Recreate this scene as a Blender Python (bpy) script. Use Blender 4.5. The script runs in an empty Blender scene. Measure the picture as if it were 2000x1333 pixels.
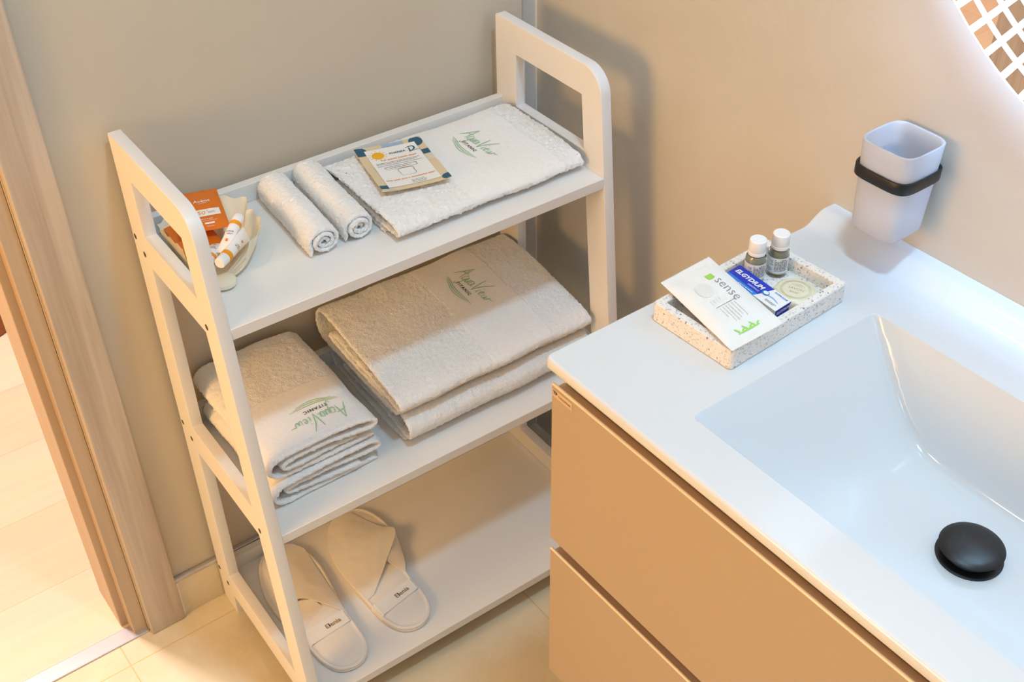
import bpy, math, random
import numpy as np
from mathutils import Vector, Matrix, noise
from mathutils.bvhtree import BVHTree

random.seed(7)
RS = np.random.RandomState(11)
sc = bpy.context.scene
COL = sc.collection
PI = math.pi

# ------------------------------------------------------------------ camera
cam_d = bpy.data.cameras.new('camera')
cam_o = bpy.data.objects.new('camera', cam_d)
COL.objects.link(cam_o)
_r = Vector((0.79855713, -0.60178349, -0.01277248))
_u = Vector((0.38641008, 0.49625935, 0.77744061))
_f = Vector((0.46151246, 0.62576616, -0.62882665))
M = Matrix((( _r.x, _u.x, -_f.x, -1.06985), (_r.y, _u.y, -_f.y, -1.37114), (_r.z, _u.z, -_f.z, 1.62098), (0, 0, 0, 1)))
cam_o.matrix_world = M
cam_d.sensor_width = 36.0
cam_d.lens = 2309.4 / 2000 * 36
cam_d.clip_start = 0.02
sc.camera = cam_o

# ------------------------------------------------------------------ world, exposure
w = bpy.data.worlds.new('world'); sc.world = w; w.use_nodes = True
bg = w.node_tree.nodes['Background']
bg.inputs[0].default_value = (1.0, 0.97, 0.93, 1); bg.inputs[1].default_value = 0.05
sc.view_settings.view_transform = 'Standard'
sc.view_settings.look = 'None'
sc.view_settings.exposure = 0.0
sc.view_settings.gamma = 1.0
sc.view_settings.use_curve_mapping = False
sc.cycles.max_bounces = 10
sc.cycles.diffuse_bounces = 6

def srgb(c):
    c = [x / 255.0 for x in c]
    return tuple(x / 12.92 if x <= 0.04045 else ((x + 0.055) / 1.055) ** 2.4 for x in c)

# ------------------------------------------------------------------ lights (room lamps and added unseen fill)
def lamp(name, kind, loc, power, color, size=0.2, aim=None, size_y=None, spread=None):
    d = bpy.data.lights.new(name, kind); d.energy = power; d.color = color
    if kind == 'AREA':
        d.shape = 'RECTANGLE' if size_y else 'DISK'
        d.size = size
        if size_y: d.size_y = size_y
        if spread: d.spread = spread
    else:
        d.shadow_soft_size = size
    o = bpy.data.objects.new(name, d); COL.objects.link(o); o.location = loc
    if aim is not None:
        v = Vector(aim) - Vector(loc)
        o.rotation_euler = v.to_track_quat('-Z', 'Y').to_euler()
    return o
COOL = (0.90, 0.96, 1.0)
WARM = (1.0, 0.54, 0.20)
CL = (0.52, 0.80, 1.0)
DOWNLIGHTS = [((-0.45, -1.00, 2.40), 12.8, (0.393, 0.726, 1.0)), ((-1.55, -1.75, 2.40), 3.0, CL), ((-1.35, -0.42, 2.40), 2.0, (1.0, 0.766, 0.557))]  # second and third are added fill: cool ambient, warm doorway floor
for (l, p, c) in DOWNLIGHTS:
    lamp('downlight_lamp', 'AREA', l, p, c, 0.16, (l[0], l[1], 0))
lamp('hall_ceiling_lamp', 'AREA', (-1.2, 1.0, 2.38), 60.0, (1.0, 0.86, 0.80), 0.3, (-1.2, 1.0, 0))
lamp('warm_fill_light', 'AREA', (-2.24, -0.42, 1.12), 16.8, (1.0, 0.60, 0.215), 0.70, (-0.3, -0.45, 0.70))  # added unseen source for the warm light from the left

# ------------------------------------------------------------------ materials
def new_mat(name):
    m = bpy.data.materials.new(name); m.use_nodes = True
    nt = m.node_tree; b = nt.nodes['Principled BSDF']
    return m, nt, b

def N(nt, t, **kw):
    n = nt.nodes.new(t)
    for k, v in kw.items():
        if k in n.inputs: n.inputs[k].default_value = v
        else: setattr(n, k, v)
    return n

def mat(name, col, rough=0.5, spec=0.5, bump=None, vary=0.0, sheen=0.0, metal=0.0, coat=0.0, sss=0.0, vscale=8.0):
    m, nt, b = new_mat(name)
    c = srgb(col)
    b.inputs['Base Color'].default_value = (*c, 1)
    b.inputs['Roughness'].default_value = rough
    b.inputs['Specular IOR Level'].default_value = spec
    b.inputs['Metallic'].default_value = metal
    if sheen: b.inputs['Sheen Weight'].default_value = sheen
    if coat: b.inputs['Coat Weight'].default_value = coat; b.inputs['Coat Roughness'].default_value = 0.05
    if sss:
        b.inputs['Subsurface Weight'].default_value = sss; b.inputs['Subsurface Radius'].default_value = (0.01, 0.008, 0.006)
        b.inputs['Subsurface Scale'].default_value = 0.3
    tc = N(nt, 'ShaderNodeTexCoord')
    nz = N(nt, 'ShaderNodeTexNoise', Scale=vscale, Detail=4.0)
    nt.links.new(tc.outputs['Object'], nz.inputs['Vector'])
    mx = N(nt, 'ShaderNodeMixRGB'); mx.blend_type = 'MIX'
    v = max(vary, 0.01)
    mx.inputs[1].default_value = (*[min(1, x * (1 - v)) for x in c], 1); mx.inputs[2].default_value = (*[min(1, x * (1 + v)) for x in c], 1)
    nt.links.new(nz.outputs['Fac'], mx.inputs[0]); nt.links.new(mx.outputs[0], b.inputs['Base Color'])
    if bump:
        s, st = bump
        n2 = N(nt, 'ShaderNodeTexNoise', Scale=s, Detail=3.0)
        nt.links.new(tc.outputs['Object'], n2.inputs['Vector'])
        bp = N(nt, 'ShaderNodeBump', Strength=st, Distance=0.001)
        nt.links.new(n2.outputs['Fac'], bp.inputs['Height']); nt.links.new(bp.outputs[0], b.inputs['Normal'])
    return m

def mat_terry(name):
    m, nt, b = new_mat(name)
    b.inputs['Roughness'].default_value = 0.95; b.inputs['Specular IOR Level'].default_value = 0.15
    b.inputs['Sheen Weight'].default_value = 0.4
    tc = N(nt, 'ShaderNodeTexCoord')
    vo = N(nt, 'ShaderNodeTexVoronoi', Scale=430.0); nt.links.new(tc.outputs['Object'], vo.inputs['Vector'])
    nz = N(nt, 'ShaderNodeTexNoise', Scale=230.0, Detail=4.0); nt.links.new(tc.outputs['Object'], nz.inputs['Vector'])
    at = N(nt, 'ShaderNodeAttribute'); at.attribute_name = 'pile'
    ad = N(nt, 'ShaderNodeMath'); ad.operation = 'ADD'
    nt.links.new(vo.outputs['Distance'], ad.inputs[0]); nt.links.new(nz.outputs['Fac'], ad.inputs[1])
    ml = N(nt, 'ShaderNodeMath'); ml.operation = 'MULTIPLY'
    nt.links.new(ad.outputs[0], ml.inputs[0]); nt.links.new(at.outputs['Fac'], ml.inputs[1])
    bp = N(nt, 'ShaderNodeBump', Strength=0.4, Distance=0.0016)
    nt.links.new(ml.outputs[0], bp.inputs['Height']); nt.links.new(bp.outputs[0], b.inputs['Normal'])
    mx = N(nt, 'ShaderNodeMixRGB'); mx.inputs[1].default_value = (*srgb((238, 237, 235)), 1); mx.inputs[2].default_value = (*srgb((250, 249, 248)), 1)
    nt.links.new(nz.outputs['Fac'], mx.inputs[0]); nt.links.new(mx.outputs[0], b.inputs['Base Color'])
    return m

def mat_emit(name, col, s, lin=None):
    m, nt, b = new_mat(name)
    b.inputs['Base Color'].default_value = (*srgb(col), 1)
    b.inputs['Emission Color'].default_value = (*(lin or srgb(col)), 1); b.inputs['Emission Strength'].default_value = s
    return m

def mat_wood(name, c1, c2, axis='z', scale=1.0, rough=0.5):
    m, nt, b = new_mat(name)
    b.inputs['Roughness'].default_value = rough
    tc = N(nt, 'ShaderNodeTexCoord'); mp = N(nt, 'ShaderNodeMapping')
    st = {'z': (60, 60, 2.0), 'x': (2.0, 60, 60), 'y': (60, 2.0, 60)}[axis]
    mp.inputs['Scale'].default_value = [v * scale for v in st]
    nt.links.new(tc.outputs['Object'], mp.inputs['Vector'])
    n1 = N(nt, 'ShaderNodeTexNoise', Scale=1.0, Detail=6.0, Distortion=0.6); nt.links.new(mp.outputs[0], n1.inputs['Vector'])
    wv = N(nt, 'ShaderNodeTexNoise', Scale=4.0, Detail=2.0); nt.links.new(mp.outputs[0], wv.inputs['Vector'])
    ad = N(nt, 'ShaderNodeMath'); ad.operation = 'MULTIPLY_ADD'; ad.inputs[1].default_value = 0.35
    nt.links.new(wv.outputs['Fac'], ad.inputs[0]); nt.links.new(n1.outputs['Fac'], ad.inputs[2])
    cr = N(nt, 'ShaderNodeValToRGB'); cr.color_ramp.elements[0].position = 0.48; cr.color_ramp.elements[1].position = 0.82
    cr.color_ramp.elements[0].color = (*srgb(c1), 1); cr.color_ramp.elements[1].color = (*srgb(c2), 1)
    nt.links.new(ad.outputs[0], cr.inputs[0]); nt.links.new(cr.outputs[0], b.inputs['Base Color'])
    bp = N(nt, 'ShaderNodeBump', Strength=0.2, Distance=0.0006); nt.links.new(ad.outputs[0], bp.inputs['Height']); nt.links.new(bp.outputs[0], b.inputs['Normal'])
    return m

def mat_stone(name, base, light, vein, rough, scale=2.0, tile=None, grout=(200, 190, 170), off=(0, 0), veinf=0.14):
    """clouded stone tile with soft veins; tile=(size x, size y) lays grout lines."""
    m, nt, b = new_mat(name)
    b.inputs['Roughness'].default_value = rough
    tc = N(nt, 'ShaderNodeTexCoord')
    n1 = N(nt, 'ShaderNodeTexNoise', Scale=scale, Detail=6.0, Distortion=1.2); nt.links.new(tc.outputs['Object'], n1.inputs['Vector'])
    cr = N(nt, 'ShaderNodeValToRGB'); e = cr.color_ramp.elements
    e[0].position = 0.36; e[0].color = (*srgb(base), 1); e[1].position = 0.68; e[1].color = (*srgb(light), 1)
    nt.links.new(n1.outputs['Fac'], cr.inputs[0])
    n2 = N(nt, 'ShaderNodeTexNoise', Scale=scale * 1.6, Detail=5.0, Distortion=2.5); nt.links.new(tc.outputs['Object'], n2.inputs['Vector'])
    c2 = N(nt, 'ShaderNodeValToRGB'); q = c2.color_ramp.elements
    q[0].position = 0.47; q[0].color = (0, 0, 0, 1); q[1].position = 0.5; q[1].color = (1, 1, 1, 1)
    k = c2.color_ramp.elements.new(0.53); k.color = (0, 0, 0, 1)
    nt.links.new(n2.outputs['Fac'], c2.inputs[0])
    mu = N(nt, 'ShaderNodeMath'); mu.operation = 'MULTIPLY'; mu.inputs[1].default_value = veinf
    nt.links.new(c2.outputs[0], mu.inputs[0])
    mx = N(nt, 'ShaderNodeMixRGB'); mx.inputs[2].default_value = (*srgb(vein), 1)
    nt.links.new(mu.outputs[0], mx.inputs[0]); nt.links.new(cr.outputs[0], mx.inputs[1])
    out = mx.outputs[0]
    if tile:
        mp = N(nt, 'ShaderNodeMapping'); mp.inputs['Location'].default_value = (off[0], off[1], 0)
        nt.links.new(tc.outputs['Object'], mp.inputs['Vector'])
        br = N(nt, 'ShaderNodeTexBrick'); br.offset = 0.0
        br.inputs['Scale'].default_value = 1.0; br.inputs['Mortar Size'].default_value = 0.0012
        br.inputs['Brick Width'].default_value = tile[0]; br.inputs['Row Height'].default_value = tile[1]
        br.inputs['Color1'].default_value = (0, 0, 0, 1); br.inputs['Color2'].default_value = (0, 0, 0, 1); br.inputs['Mortar'].default_value = (1, 1, 1, 1)
        nt.links.new(mp.outputs[0], br.inputs['Vector'])
        m2 = N(nt, 'ShaderNodeMixRGB'); m2.inputs[2].default_value = (*srgb(grout), 1)
        nt.links.new(br.outputs['Color'], m2.inputs[0]); nt.links.new(out, m2.inputs[1]); out = m2.outputs[0]
    nt.links.new(out, b.inputs['Base Color'])
    return m

def mat_planks(name):
    m, nt, b = new_mat(name); b.inputs['Roughness'].default_value = 0.4
    tc = N(nt, 'ShaderNodeTexCoord')
    br = N(nt, 'ShaderNodeTexBrick'); br.offset = 0.37
    br.inputs['Scale'].default_value = 1.0; br.inputs['Mortar Size'].default_value = 0.0008; br.inputs['Bias'].default_value = 0.0
    br.inputs['Brick Width'].default_value = 1.2; br.inputs['Row Height'].default_value = 0.19
    br.inputs['Color1'].default_value = (*srgb((222, 204, 178)), 1); br.inputs['Color2'].default_value = (*srgb((236, 222, 200)), 1); br.inputs['Mortar'].default_value = (*srgb((205, 185, 158)), 1)
    nt.links.new(tc.outputs['Object'], br.inputs['Vector'])
    mp = N(nt, 'ShaderNodeMapping'); mp.inputs['Scale'].default_value = (2.5, 40, 1); nt.links.new(tc.outputs['Object'], mp.inputs['Vector'])
    nz = N(nt, 'ShaderNodeTexNoise', Scale=1.0, Detail=4.0, Distortion=0.5); nt.links.new(mp.outputs[0], nz.inputs['Vector'])
    mx = N(nt, 'ShaderNodeMixRGB'); mx.blend_type = 'MULTIPLY'; mx.inputs[0].default_value = 0.18
    nt.links.new(br.outputs['Color'], mx.inputs[1]); nt.links.new(nz.outputs['Color'], mx.inputs[2]); nt.links.new(mx.outputs[0], b.inputs['Base Color'])
    return m

def mat_terrazzo(name):
    m, nt, b = new_mat(name); b.inputs['Roughness'].default_value = 0.35
    tc = N(nt, 'ShaderNodeTexCoord')
    v = N(nt, 'ShaderNodeTexVoronoi', Scale=520.0); nt.links.new(tc.outputs['Object'], v.inputs['Vector'])
    cr = N(nt, 'ShaderNodeValToRGB'); e = cr.color_ramp.elements; cr.color_ramp.interpolation = 'CONSTANT'
    e[0].position = 0.0; e[0].color = (*srgb((240, 236, 230)), 1); e[1].position = 0.80; e[1].color = (*srgb((222, 216, 208)), 1)
    k = e.new(0.93); k.color = (*srgb((192, 194, 204)), 1); k = e.new(0.985); k.color = (*srgb((130, 136, 160)), 1)
    sp = N(nt, 'ShaderNodeSeparateColor'); nt.links.new(v.outputs['Color'], sp.inputs[0]); nt.links.new(sp.outputs[0], cr.inputs[0])
    v2 = N(nt, 'ShaderNodeTexVoronoi', Scale=130.0); nt.links.new(tc.outputs['Object'], v2.inputs['Vector'])
    s2 = N(nt, 'ShaderNodeSeparateColor'); nt.links.new(v2.outputs['Color'], s2.inputs[0])
    g = N(nt, 'ShaderNodeMath'); g.operation = 'GREATER_THAN'; g.inputs[1].default_value = 0.90; nt.links.new(s2.outputs[1], g.inputs[0])
    l = N(nt, 'ShaderNodeMath'); l.operation = 'LESS_THAN'; l.inputs[1].default_value = 0.17; nt.links.new(v2.outputs['Distance'], l.inputs[0])
    a = N(nt, 'ShaderNodeMath'); a.operation = 'MULTIPLY'; nt.links.new(g.outputs[0], a.inputs[0]); nt.links.new(l.outputs[0], a.inputs[1])
    mx = N(nt, 'ShaderNodeMixRGB'); mx.inputs[2].default_value = (*srgb((158, 162, 184)), 1)
    nt.links.new(a.outputs[0], mx.inputs[0]); nt.links.new(cr.outputs[0], mx.inputs[1]); nt.links.new(mx.outputs[0], b.inputs['Base Color'])
    return m

def mat_glass(name, col, rough=0.0, trans=1.0, ior=1.45):
    m, nt, b = new_mat(name)
    b.inputs['Base Color'].default_value = (*srgb(col), 1); b.inputs['Roughness'].default_value = rough
    b.inputs['Transmission Weight'].default_value = trans; b.inputs['IOR'].default_value = ior
    return m

WHITE_PAINT = mat('white_lacquer', (236, 234, 231), 0.42, 0.5, (900, 0.03))
CAP = mat('screw_cap_grey', (70, 62, 52), 0.6)
PAINT = mat('wall_paint', (204, 194, 176), 0.9, 0.2, (1100, 0.12), 0.015)
TILE = mat_stone('greige_wall_tile', (202, 196, 184), (211, 206, 196), (216, 211, 203), 0.32, 1.6)
FLOOR = mat_stone('onyx_floor_tile', (212, 198, 168), (232, 222, 198), (238, 230, 212), 0.22, 3.0, (0.6, 0.6), (214, 190, 140), (0.28, 0.05))
SKIRT = mat_stone('onyx_skirting_tile', (208, 196, 166), (228, 218, 192), (238, 230, 212), 0.25, 3.0)
PLANKS = mat_planks('pale_laminate')
FRONTW = mat('cool_bounce_wall', (176, 190, 204), 0.5)  # unseen front wall; blue-grey chosen to bounce cooler light
HALLW = mat('hall_tan_panel', (226, 176, 118), 0.6)
CEIL = mat('ceiling_white', (240, 238, 232), 0.9)
HALLP = mat('hall_paint', (205, 190, 165), 0.9)
OAK = mat_wood('pale_oak', (178, 162, 146), (202, 188, 172), 'z')
OAKP = mat_wood('pale_oak_plain', (184, 162, 138), (198, 178, 154), 'z', 0.5)
METAL = mat('silver_trim', (205, 205, 212), 0.3, 0.5, metal=0.7)
CERAMIC = mat('white_ceramic', (222, 226, 229), 0.10, 0.5)
LACQ = mat('champagne_lacquer', (184, 163, 136), 0.38, 0.5, (900, 0.05))
LIPM = mat('lip_highlight_paint', (246, 232, 210), 0.22, 0.8)  # lamp glint on the drawer lips painted in as a paler colour
CARC = mat('taupe_carcass', (204, 176, 144), 0.55)
DARK = mat('dark_gap', (70, 54, 40), 0.9)
BLACK = mat('matte_black', (20, 21, 24), 0.38, 0.5, (1500, 0.1))
TERRY = mat_terry('terry_cotton')
SLIP = mat('slipper_fleece', (240, 234, 226), 0.95, 0.15, (1300, 0.25), sheen=0.3)
FOAM = mat('slipper_foam', (232, 226, 216), 0.9, 0.2)
PAPER = mat('white_paper', (242, 240, 236), 0.8, 0.2)
CREAMC = mat('cream_ceramic', (236, 228, 204), 0.25, 0.5)
ORANGE = mat('orange_foil', (226, 118, 26), 0.4, 0.5, (500, 0.15))
ORANGE2 = mat('amber_band', (244, 160, 20), 0.4)
WPLAST = mat('white_plastic', (244, 244, 244), 0.35)
GREEN = mat('logo_green', (160, 198, 158), 0.8)
GREEN2 = mat('logo_leaf_green', (170, 196, 104), 0.8)
BROWN = mat('logo_brown', (72, 52, 38), 0.8)
TEAL = mat('petrol_blue_print', (44, 92, 118), 0.6)
SKY = mat('pale_blue_print', (160, 188, 214), 0.6)
SAND = mat('sand_print', (226, 206, 170), 0.6)
SUN = mat('sun_yellow', (246, 180, 20), 0.6)
ORP = mat('orange_print', (236, 150, 70), 0.7)
GREYP = mat('grey_print', (130, 132, 136), 0.7)
LGREY = mat('light_grey_print', (206, 206, 206), 0.7)
NAVY = mat('navy_print', (52, 66, 110), 0.7)
BLUE = mat('royal_blue_card', (14, 52, 190), 0.3)
CYAN = mat('cyan_card', (20, 130, 214), 0.3)
LCYAN = mat('pale_cyan_print', (120, 190, 232), 0.4)
CARDW = mat('white_card', (244, 244, 244), 0.35)
LIME = mat('lime_print', (160, 222, 90), 0.6)
SOAPM = mat('ivory_soap_wrap', (228, 224, 196), 0.35, 0.5, (300, 0.2))
SOAPL = mat('soap_wrap_crease', (188, 182, 150), 0.5)
TERRAZ = mat_terrazzo('white_terrazzo')
GOLD = mat('bronze_print', (166, 128, 60), 0.6)
SLATE = mat('slate_print', (96, 112, 140), 0.6)
THROW = mat('rust_fabric', (160, 98, 66), 0.9, 0.2, (60, 0.6))
SEAL = mat('sealant_white', (236, 230, 220), 0.6)

def mat_frost(name, col, opac=0.45):
    m, nt, b = new_mat(name)
    b.inputs['Base Color'].default_value = (*srgb(col), 1); b.inputs['Roughness'].default_value = 0.45
    b.inputs['Transmission Weight'].default_value = 0.55; b.inputs['IOR'].default_value = 1.3
    b.inputs['Subsurface Weight'].default_value = 0.0
    return m
FROST = mat_frost('frosted_glass', (240, 242, 248))
BOTTLE = mat_glass('clear_bottle', (252, 253, 251), 0.02, 1.0, 1.45)
LIQ = mat_glass('pale_olive_liquid', (196, 202, 178), 0.25, 0.35, 1.34)
LABELM = mat('bottle_label', (228, 230, 232), 0.5)
m_, nt_, b_ = new_mat('mirror_silver'); b_.inputs['Metallic'].default_value = 1.0; b_.inputs['Roughness'].default_value = 0.0; b_.inputs['Base Color'].default_value = (0.9, 0.9, 0.9, 1)
MIRROR = m_
LED = mat_emit('led_lattice', (222, 238, 255), 3.6, (0.54, 0.73, 1.0))
LEDB = mat_emit('led_backlight', (190, 230, 255), 46.0, (0.357, 0.60, 1.0))
LAMPE = mat_emit('lamp_diffuser', (255, 250, 244), 3.0)
FILLW = mat_emit('warm_fill_glow', (255, 190, 110), 3.0)  # glow of the added warm fill box

# ------------------------------------------------------------------ mesh helpers
class G:
    """verts / faces collector"""
    def __init__(s): s.v = []; s.f = []; s.smooth = True; s.pile = None
    def add(s, vs, fs):
        k = len(s.v); s.v += [tuple(map(float, q)) for q in vs]; s.f += [tuple(k + i for i in f) for f in fs]; return s
    def box(s, x0, x1, y0, y1, z0, z1):
        return s.add([(x, y, z) for x in (x0, x1) for y in (y0, y1) for z in (z0, z1)],
                     [(0, 1, 3, 2), (4, 6, 7, 5), (0, 4, 5, 1), (2, 3, 7, 6), (0, 2, 6, 4), (1, 5, 7, 3)])
    def xf(s, fn): s.v = [tuple(fn(*q)) for q in s.v]; return s

def grid_faces(n, m, wrap_n=False, wrap_m=False, base=0):
    """faces of an n x m vertex grid (index i*m+j)"""
    F = []
    for i in range(n if wrap_n else n - 1):
        a = i * m; b = ((i + 1) % n) * m
        for j in range(m if wrap_m else m - 1):
            k = (j + 1) % m
            F.append((base + a + j, base + b + j, base + b + k, base + a + k))
    return F

def lathe(prof, seg=48, cx=0, cy=0, close=True, sx=1, sy=1):
    g = G(); V = []
    for (r, z) in prof:
        for k in range(seg):
            a = 2 * PI * k / seg; V.append((cx + r * math.cos(a) * sx, cy + r * math.sin(a) * sy, z))
    g.add(V, [tuple(reversed(f)) for f in grid_faces(len(prof), seg, wrap_m=True)])
    if close:
        if prof[0][0] > 0: g.f.append(tuple(reversed(range(seg))))
        if prof[-1][0] > 0: g.f.append(tuple(range((len(prof) - 1) * seg, len(prof) * seg)))
    return g

def prism(poly, z0, z1, bev=0.0):
    """vertical prism of a convex-ish polygon with small bevel"""
    n = len(poly); P = np.array(poly, float); c = P.mean(0)
    def ins(d):
        out = []
        for i in range(n):
            a, b, q = P[i - 1], P[i], P[(i + 1) % n]
            t1 = (b - a) / (np.linalg.norm(b - a) + 1e-12); t2 = (q - b) / (np.linalg.norm(q - b) + 1e-12)
            nn = np.array([-(t1 + t2)[1], (t1 + t2)[0]]); nn /= (np.linalg.norm(nn) + 1e-12)
            out.append(b + nn * d)
        return out
    area = sum(P[i - 1][0] * P[i][1] - P[i][0] * P[i - 1][1] for i in range(n))
    sg = 1 if area > 0 else -1
    rings = [(ins(sg * bev), z0), (ins(0), z0 + bev), (ins(0), z1 - bev), (ins(sg * bev * 0.3), z1 - bev * 0.3), (ins(sg * bev), z1)] if bev else [(ins(0), z0), (ins(0), z1)]
    g = G(); V = [(q[0], q[1], z) for (R, z) in rings for q in R]
    g.add(V, [tuple(reversed(f)) if sg > 0 else f for f in grid_faces(len(rings), n, wrap_m=True)])
    b0 = tuple(range(n)); t0 = tuple(range((len(rings) - 1) * n, len(rings) * n))
    g.f += [tuple(reversed(b0)) if sg > 0 else b0, t0 if sg > 0 else tuple(reversed(t0))]
    return g

def catmull(P, step=None, n=None, closed=False):
    P = [np.array(p, float) for p in P]; out = []
    m = len(P); segs = m if closed else m - 1
    for i in range(segs):
        p0 = P[i - 1] if (closed or i > 0) else 2 * P[0] - P[1]
        p1 = P[i]; p2 = P[(i + 1) % m]
        p3 = P[(i + 2) % m] if (closed or i + 2 < m) else 2 * P[-1] - P[-2]
        L = np.linalg.norm(p2 - p1)
        k = n if n else max(2, int(round(L / step)))
        for j in range(k):
            t = j / k
            out.append(0.5 * ((2 * p1) + (-p0 + p2) * t + (2 * p0 - 5 * p1 + 4 * p2 - p3) * t * t + (-p0 + 3 * p1 - 3 * p2 + p3) * t ** 3))
    if not closed: out.append(P[-1])
    return np.array(out)

def rsq(h, n=4.0, k=64, cx=0, cy=0):
    out = []
    for i in range(k):
        a = 2 * PI * i / k; c, s = math.cos(a), math.sin(a)
        r = (abs(c) ** n + abs(s) ** n) ** (-1 / n) * h
        out.append((cx + r * c, cy + r * s))
    return out

def tube(path, rad, seg=8, closed=False):
    P = [Vector(p) for p in path]; V = []; n = len(P)
    up = Vector((0, 0, 1))
    for i in range(n):
        t = (P[(i + 1) % n] - P[i - 1]) if closed else (P[min(i + 1, n - 1)] - P[max(i - 1, 0)])
        t.normalize(); a = t.cross(up)
        if a.length < 1e-4: a = t.cross(Vector((1, 0, 0)))
        a.normalize(); b = a.cross(t)
        r = rad[i] if hasattr(rad, '__len__') else rad
        for k in range(seg):
            q = 2 * PI * k / seg; V.append(P[i] + (a * math.cos(q) + b * math.sin(q)) * r)
    g = G(); g.add(V, grid_faces(n, seg, wrap_n=closed, wrap_m=True))
    if not closed: g.f += [tuple(range(seg)), tuple(reversed(range((n - 1) * seg, n * seg)))]
    return g

def mesh_of(g, name, material):
    me = bpy.data.meshes.new(name)
    me.from_pydata(g.v, [], g.f); me.update()
    if g.smooth:
        me.polygons.foreach_set('use_smooth', [True] * len(me.polygons))
        try: me.set_sharp_from_angle(angle=math.radians(38))
        except Exception: pass
    if g.pile is not None:
        at = me.attributes.new('pile', 'FLOAT', 'POINT'); at.data.foreach_set('value', list(g.pile))
    me.materials.append(material)
    return me

RACK_M = Matrix.Translation((-0.080, -0.0241, 0.0)) @ Matrix.Rotation(math.radians(-1.2065), 4, 'Z')
IDM = Matrix.Identity(4)

def thing(name, parts, label, cat, frame=IDM, group=None, mesh_root=False, extra=None):
    """parts: list of (part name, G, material, [sub-parts ...same...], label?). One part only + mesh_root -> the thing is that mesh."""
    allv = np.array([q for p in parts for q in p[1].v]); lo, hi = allv.min(0), allv.max(0)
    base = Vector(((lo[0] + hi[0]) / 2, (lo[1] + hi[1]) / 2, lo[2]))
    def mk(nm, g, m):
        g.v = [(q[0] - base.x, q[1] - base.y, q[2] - base.z) for q in g.v]
        o = bpy.data.objects.new(nm, mesh_of(g, nm, m)); COL.objects.link(o); return o
    if mesh_root:
        root = mk(name, parts[0][1], parts[0][2]); sub = parts[0][3] if len(parts[0]) > 3 else []
        rest = list(sub) + list(parts[1:])
    else:
        root = bpy.data.objects.new(name, None); root.empty_display_size = 0.05; COL.objects.link(root); rest = parts
    root.matrix_world = frame @ Matrix.Translation(base)
    for p in rest:
        o = mk(p[0], p[1], p[2]); o.parent = root
        if len(p) > 4: o['label'] = p[4]
        for q in (p[3] if len(p) > 3 and p[3] else []):
            s = mk(q[0], q[1], q[2]); s.parent = o
            if len(q) > 4: s['label'] = q[4]
    root['label'] = label; root['category'] = cat
    if group: root['group'] = group
    return root

def struct(name, g, m, smooth=False):
    g.smooth = smooth
    o = bpy.data.objects.new(name, mesh_of(g, name, m)); COL.objects.link(o); o['kind'] = 'structure'
    return o

def bevel(o, wd=0.001, seg=2):
    b = o.modifiers.new('bevel', 'BEVEL'); b.width = wd; b.segments = seg; b.limit_method = 'ANGLE'; b.angle_limit = math.radians(40)

# ---- flat text and strokes in a 2-D plane
def text2d(body, size, shear=0.0, bold=0.0, spacing=1.0, res=3):
    cu = bpy.data.curves.new('t', 'FONT'); cu.body = body; cu.size = size; cu.shear = shear; cu.offset = bold; cu.space_character = spacing
    cu.resolution_u = res
    o = bpy.data.objects.new('t', cu); COL.objects.link(o)
    dg = bpy.context.evaluated_depsgraph_get(); dg.update()
    me = bpy.data.meshes.new_from_object(o.evaluated_get(dg))
    V = np.array([tuple(v.co)[:2] for v in me.vertices]) if len(me.vertices) else np.zeros((0, 2))
    F = [tuple(p.vertices) for p in me.polygons]
    bpy.data.objects.remove(o); bpy.data.curves.remove(cu); bpy.data.meshes.remove(me)
    c = (V.min(0) + V.max(0)) / 2; V = V - c
    return V, F, (V.max(0) - V.min(0))

def strokes2d(lines, wd):
    """ribbons along polylines (smooth)"""
    V = []; F = []
    for ln in lines:
        P = catmull(ln, n=6) if len(ln) > 2 else np.array(ln, float)
        if len(ln) == 2: P = np.array([P[0] + (P[1] - P[0]) * t for t in np.linspace(0, 1, 6)])
        k = len(V) // 1; n = len(P)
        T = np.gradient(P, axis=0); T /= (np.linalg.norm(T, axis=1)[:, None] + 1e-12); Nn = np.c_[-T[:, 1], T[:, 0]]
        wv = wd * (0.35 + 0.65 * np.sin(np.linspace(0.12, PI - 0.12, n)))[:, None] / 2
        A = P + Nn * wv; B = P - Nn * wv
        for i in range(n): V += [A[i], B[i]]
        for i in range(n - 1): F.append((k + 2 * i + 1, k + 2 * i + 3, k + 2 * i + 2, k + 2 * i))
    return np.array(V), F

def plane_map(g, V, F, o, ex, ey, h=0.0003):
    """put 2-D (V,F) at origin o with axes ex, ey, lifted h along the normal"""
    o, ex, ey = np.array(o, float), np.array(ex, float), np.array(ey, float)
    nn = np.cross(ex, ey); nn = nn / np.linalg.norm(nn)
    W = [o + ex * q[0] + ey * q[1] + nn * h for q in V]
    g.add(W, F); g.smooth = False
    return g

def rect2d(cx, cy, wx, wy):
    return [(cx - wx / 2, cy - wy / 2), (cx + wx / 2, cy - wy / 2), (cx + wx / 2, cy + wy / 2), (cx - wx / 2, cy + wy / 2)], [(0, 1, 2, 3)]

def rects2d(L):
    V, F = [], []
    for r in L:
        v, f = rect2d(*r); k = len(V); V += v; F.append((k, k + 1, k + 2, k + 3))
    return V, F

def text_lines2d(x0, y0, w, n, dy, h, seed=0, ragged=0.25):
    """rows of tiny unreadable print: little bars like words"""
    rr = random.Random(seed); L = []
    for i in range(n):
        x = x0; end = x0 + w * (1 - rr.random() * ragged)
        while x < end:
            l = min(h * (1.5 + rr.random() * 4.5), end - x)
            if l > h * 0.6: L.append((x + l / 2, y0 - i * dy, l, h))
            x += l + h * 0.8
    return rects2d(L)

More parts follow.
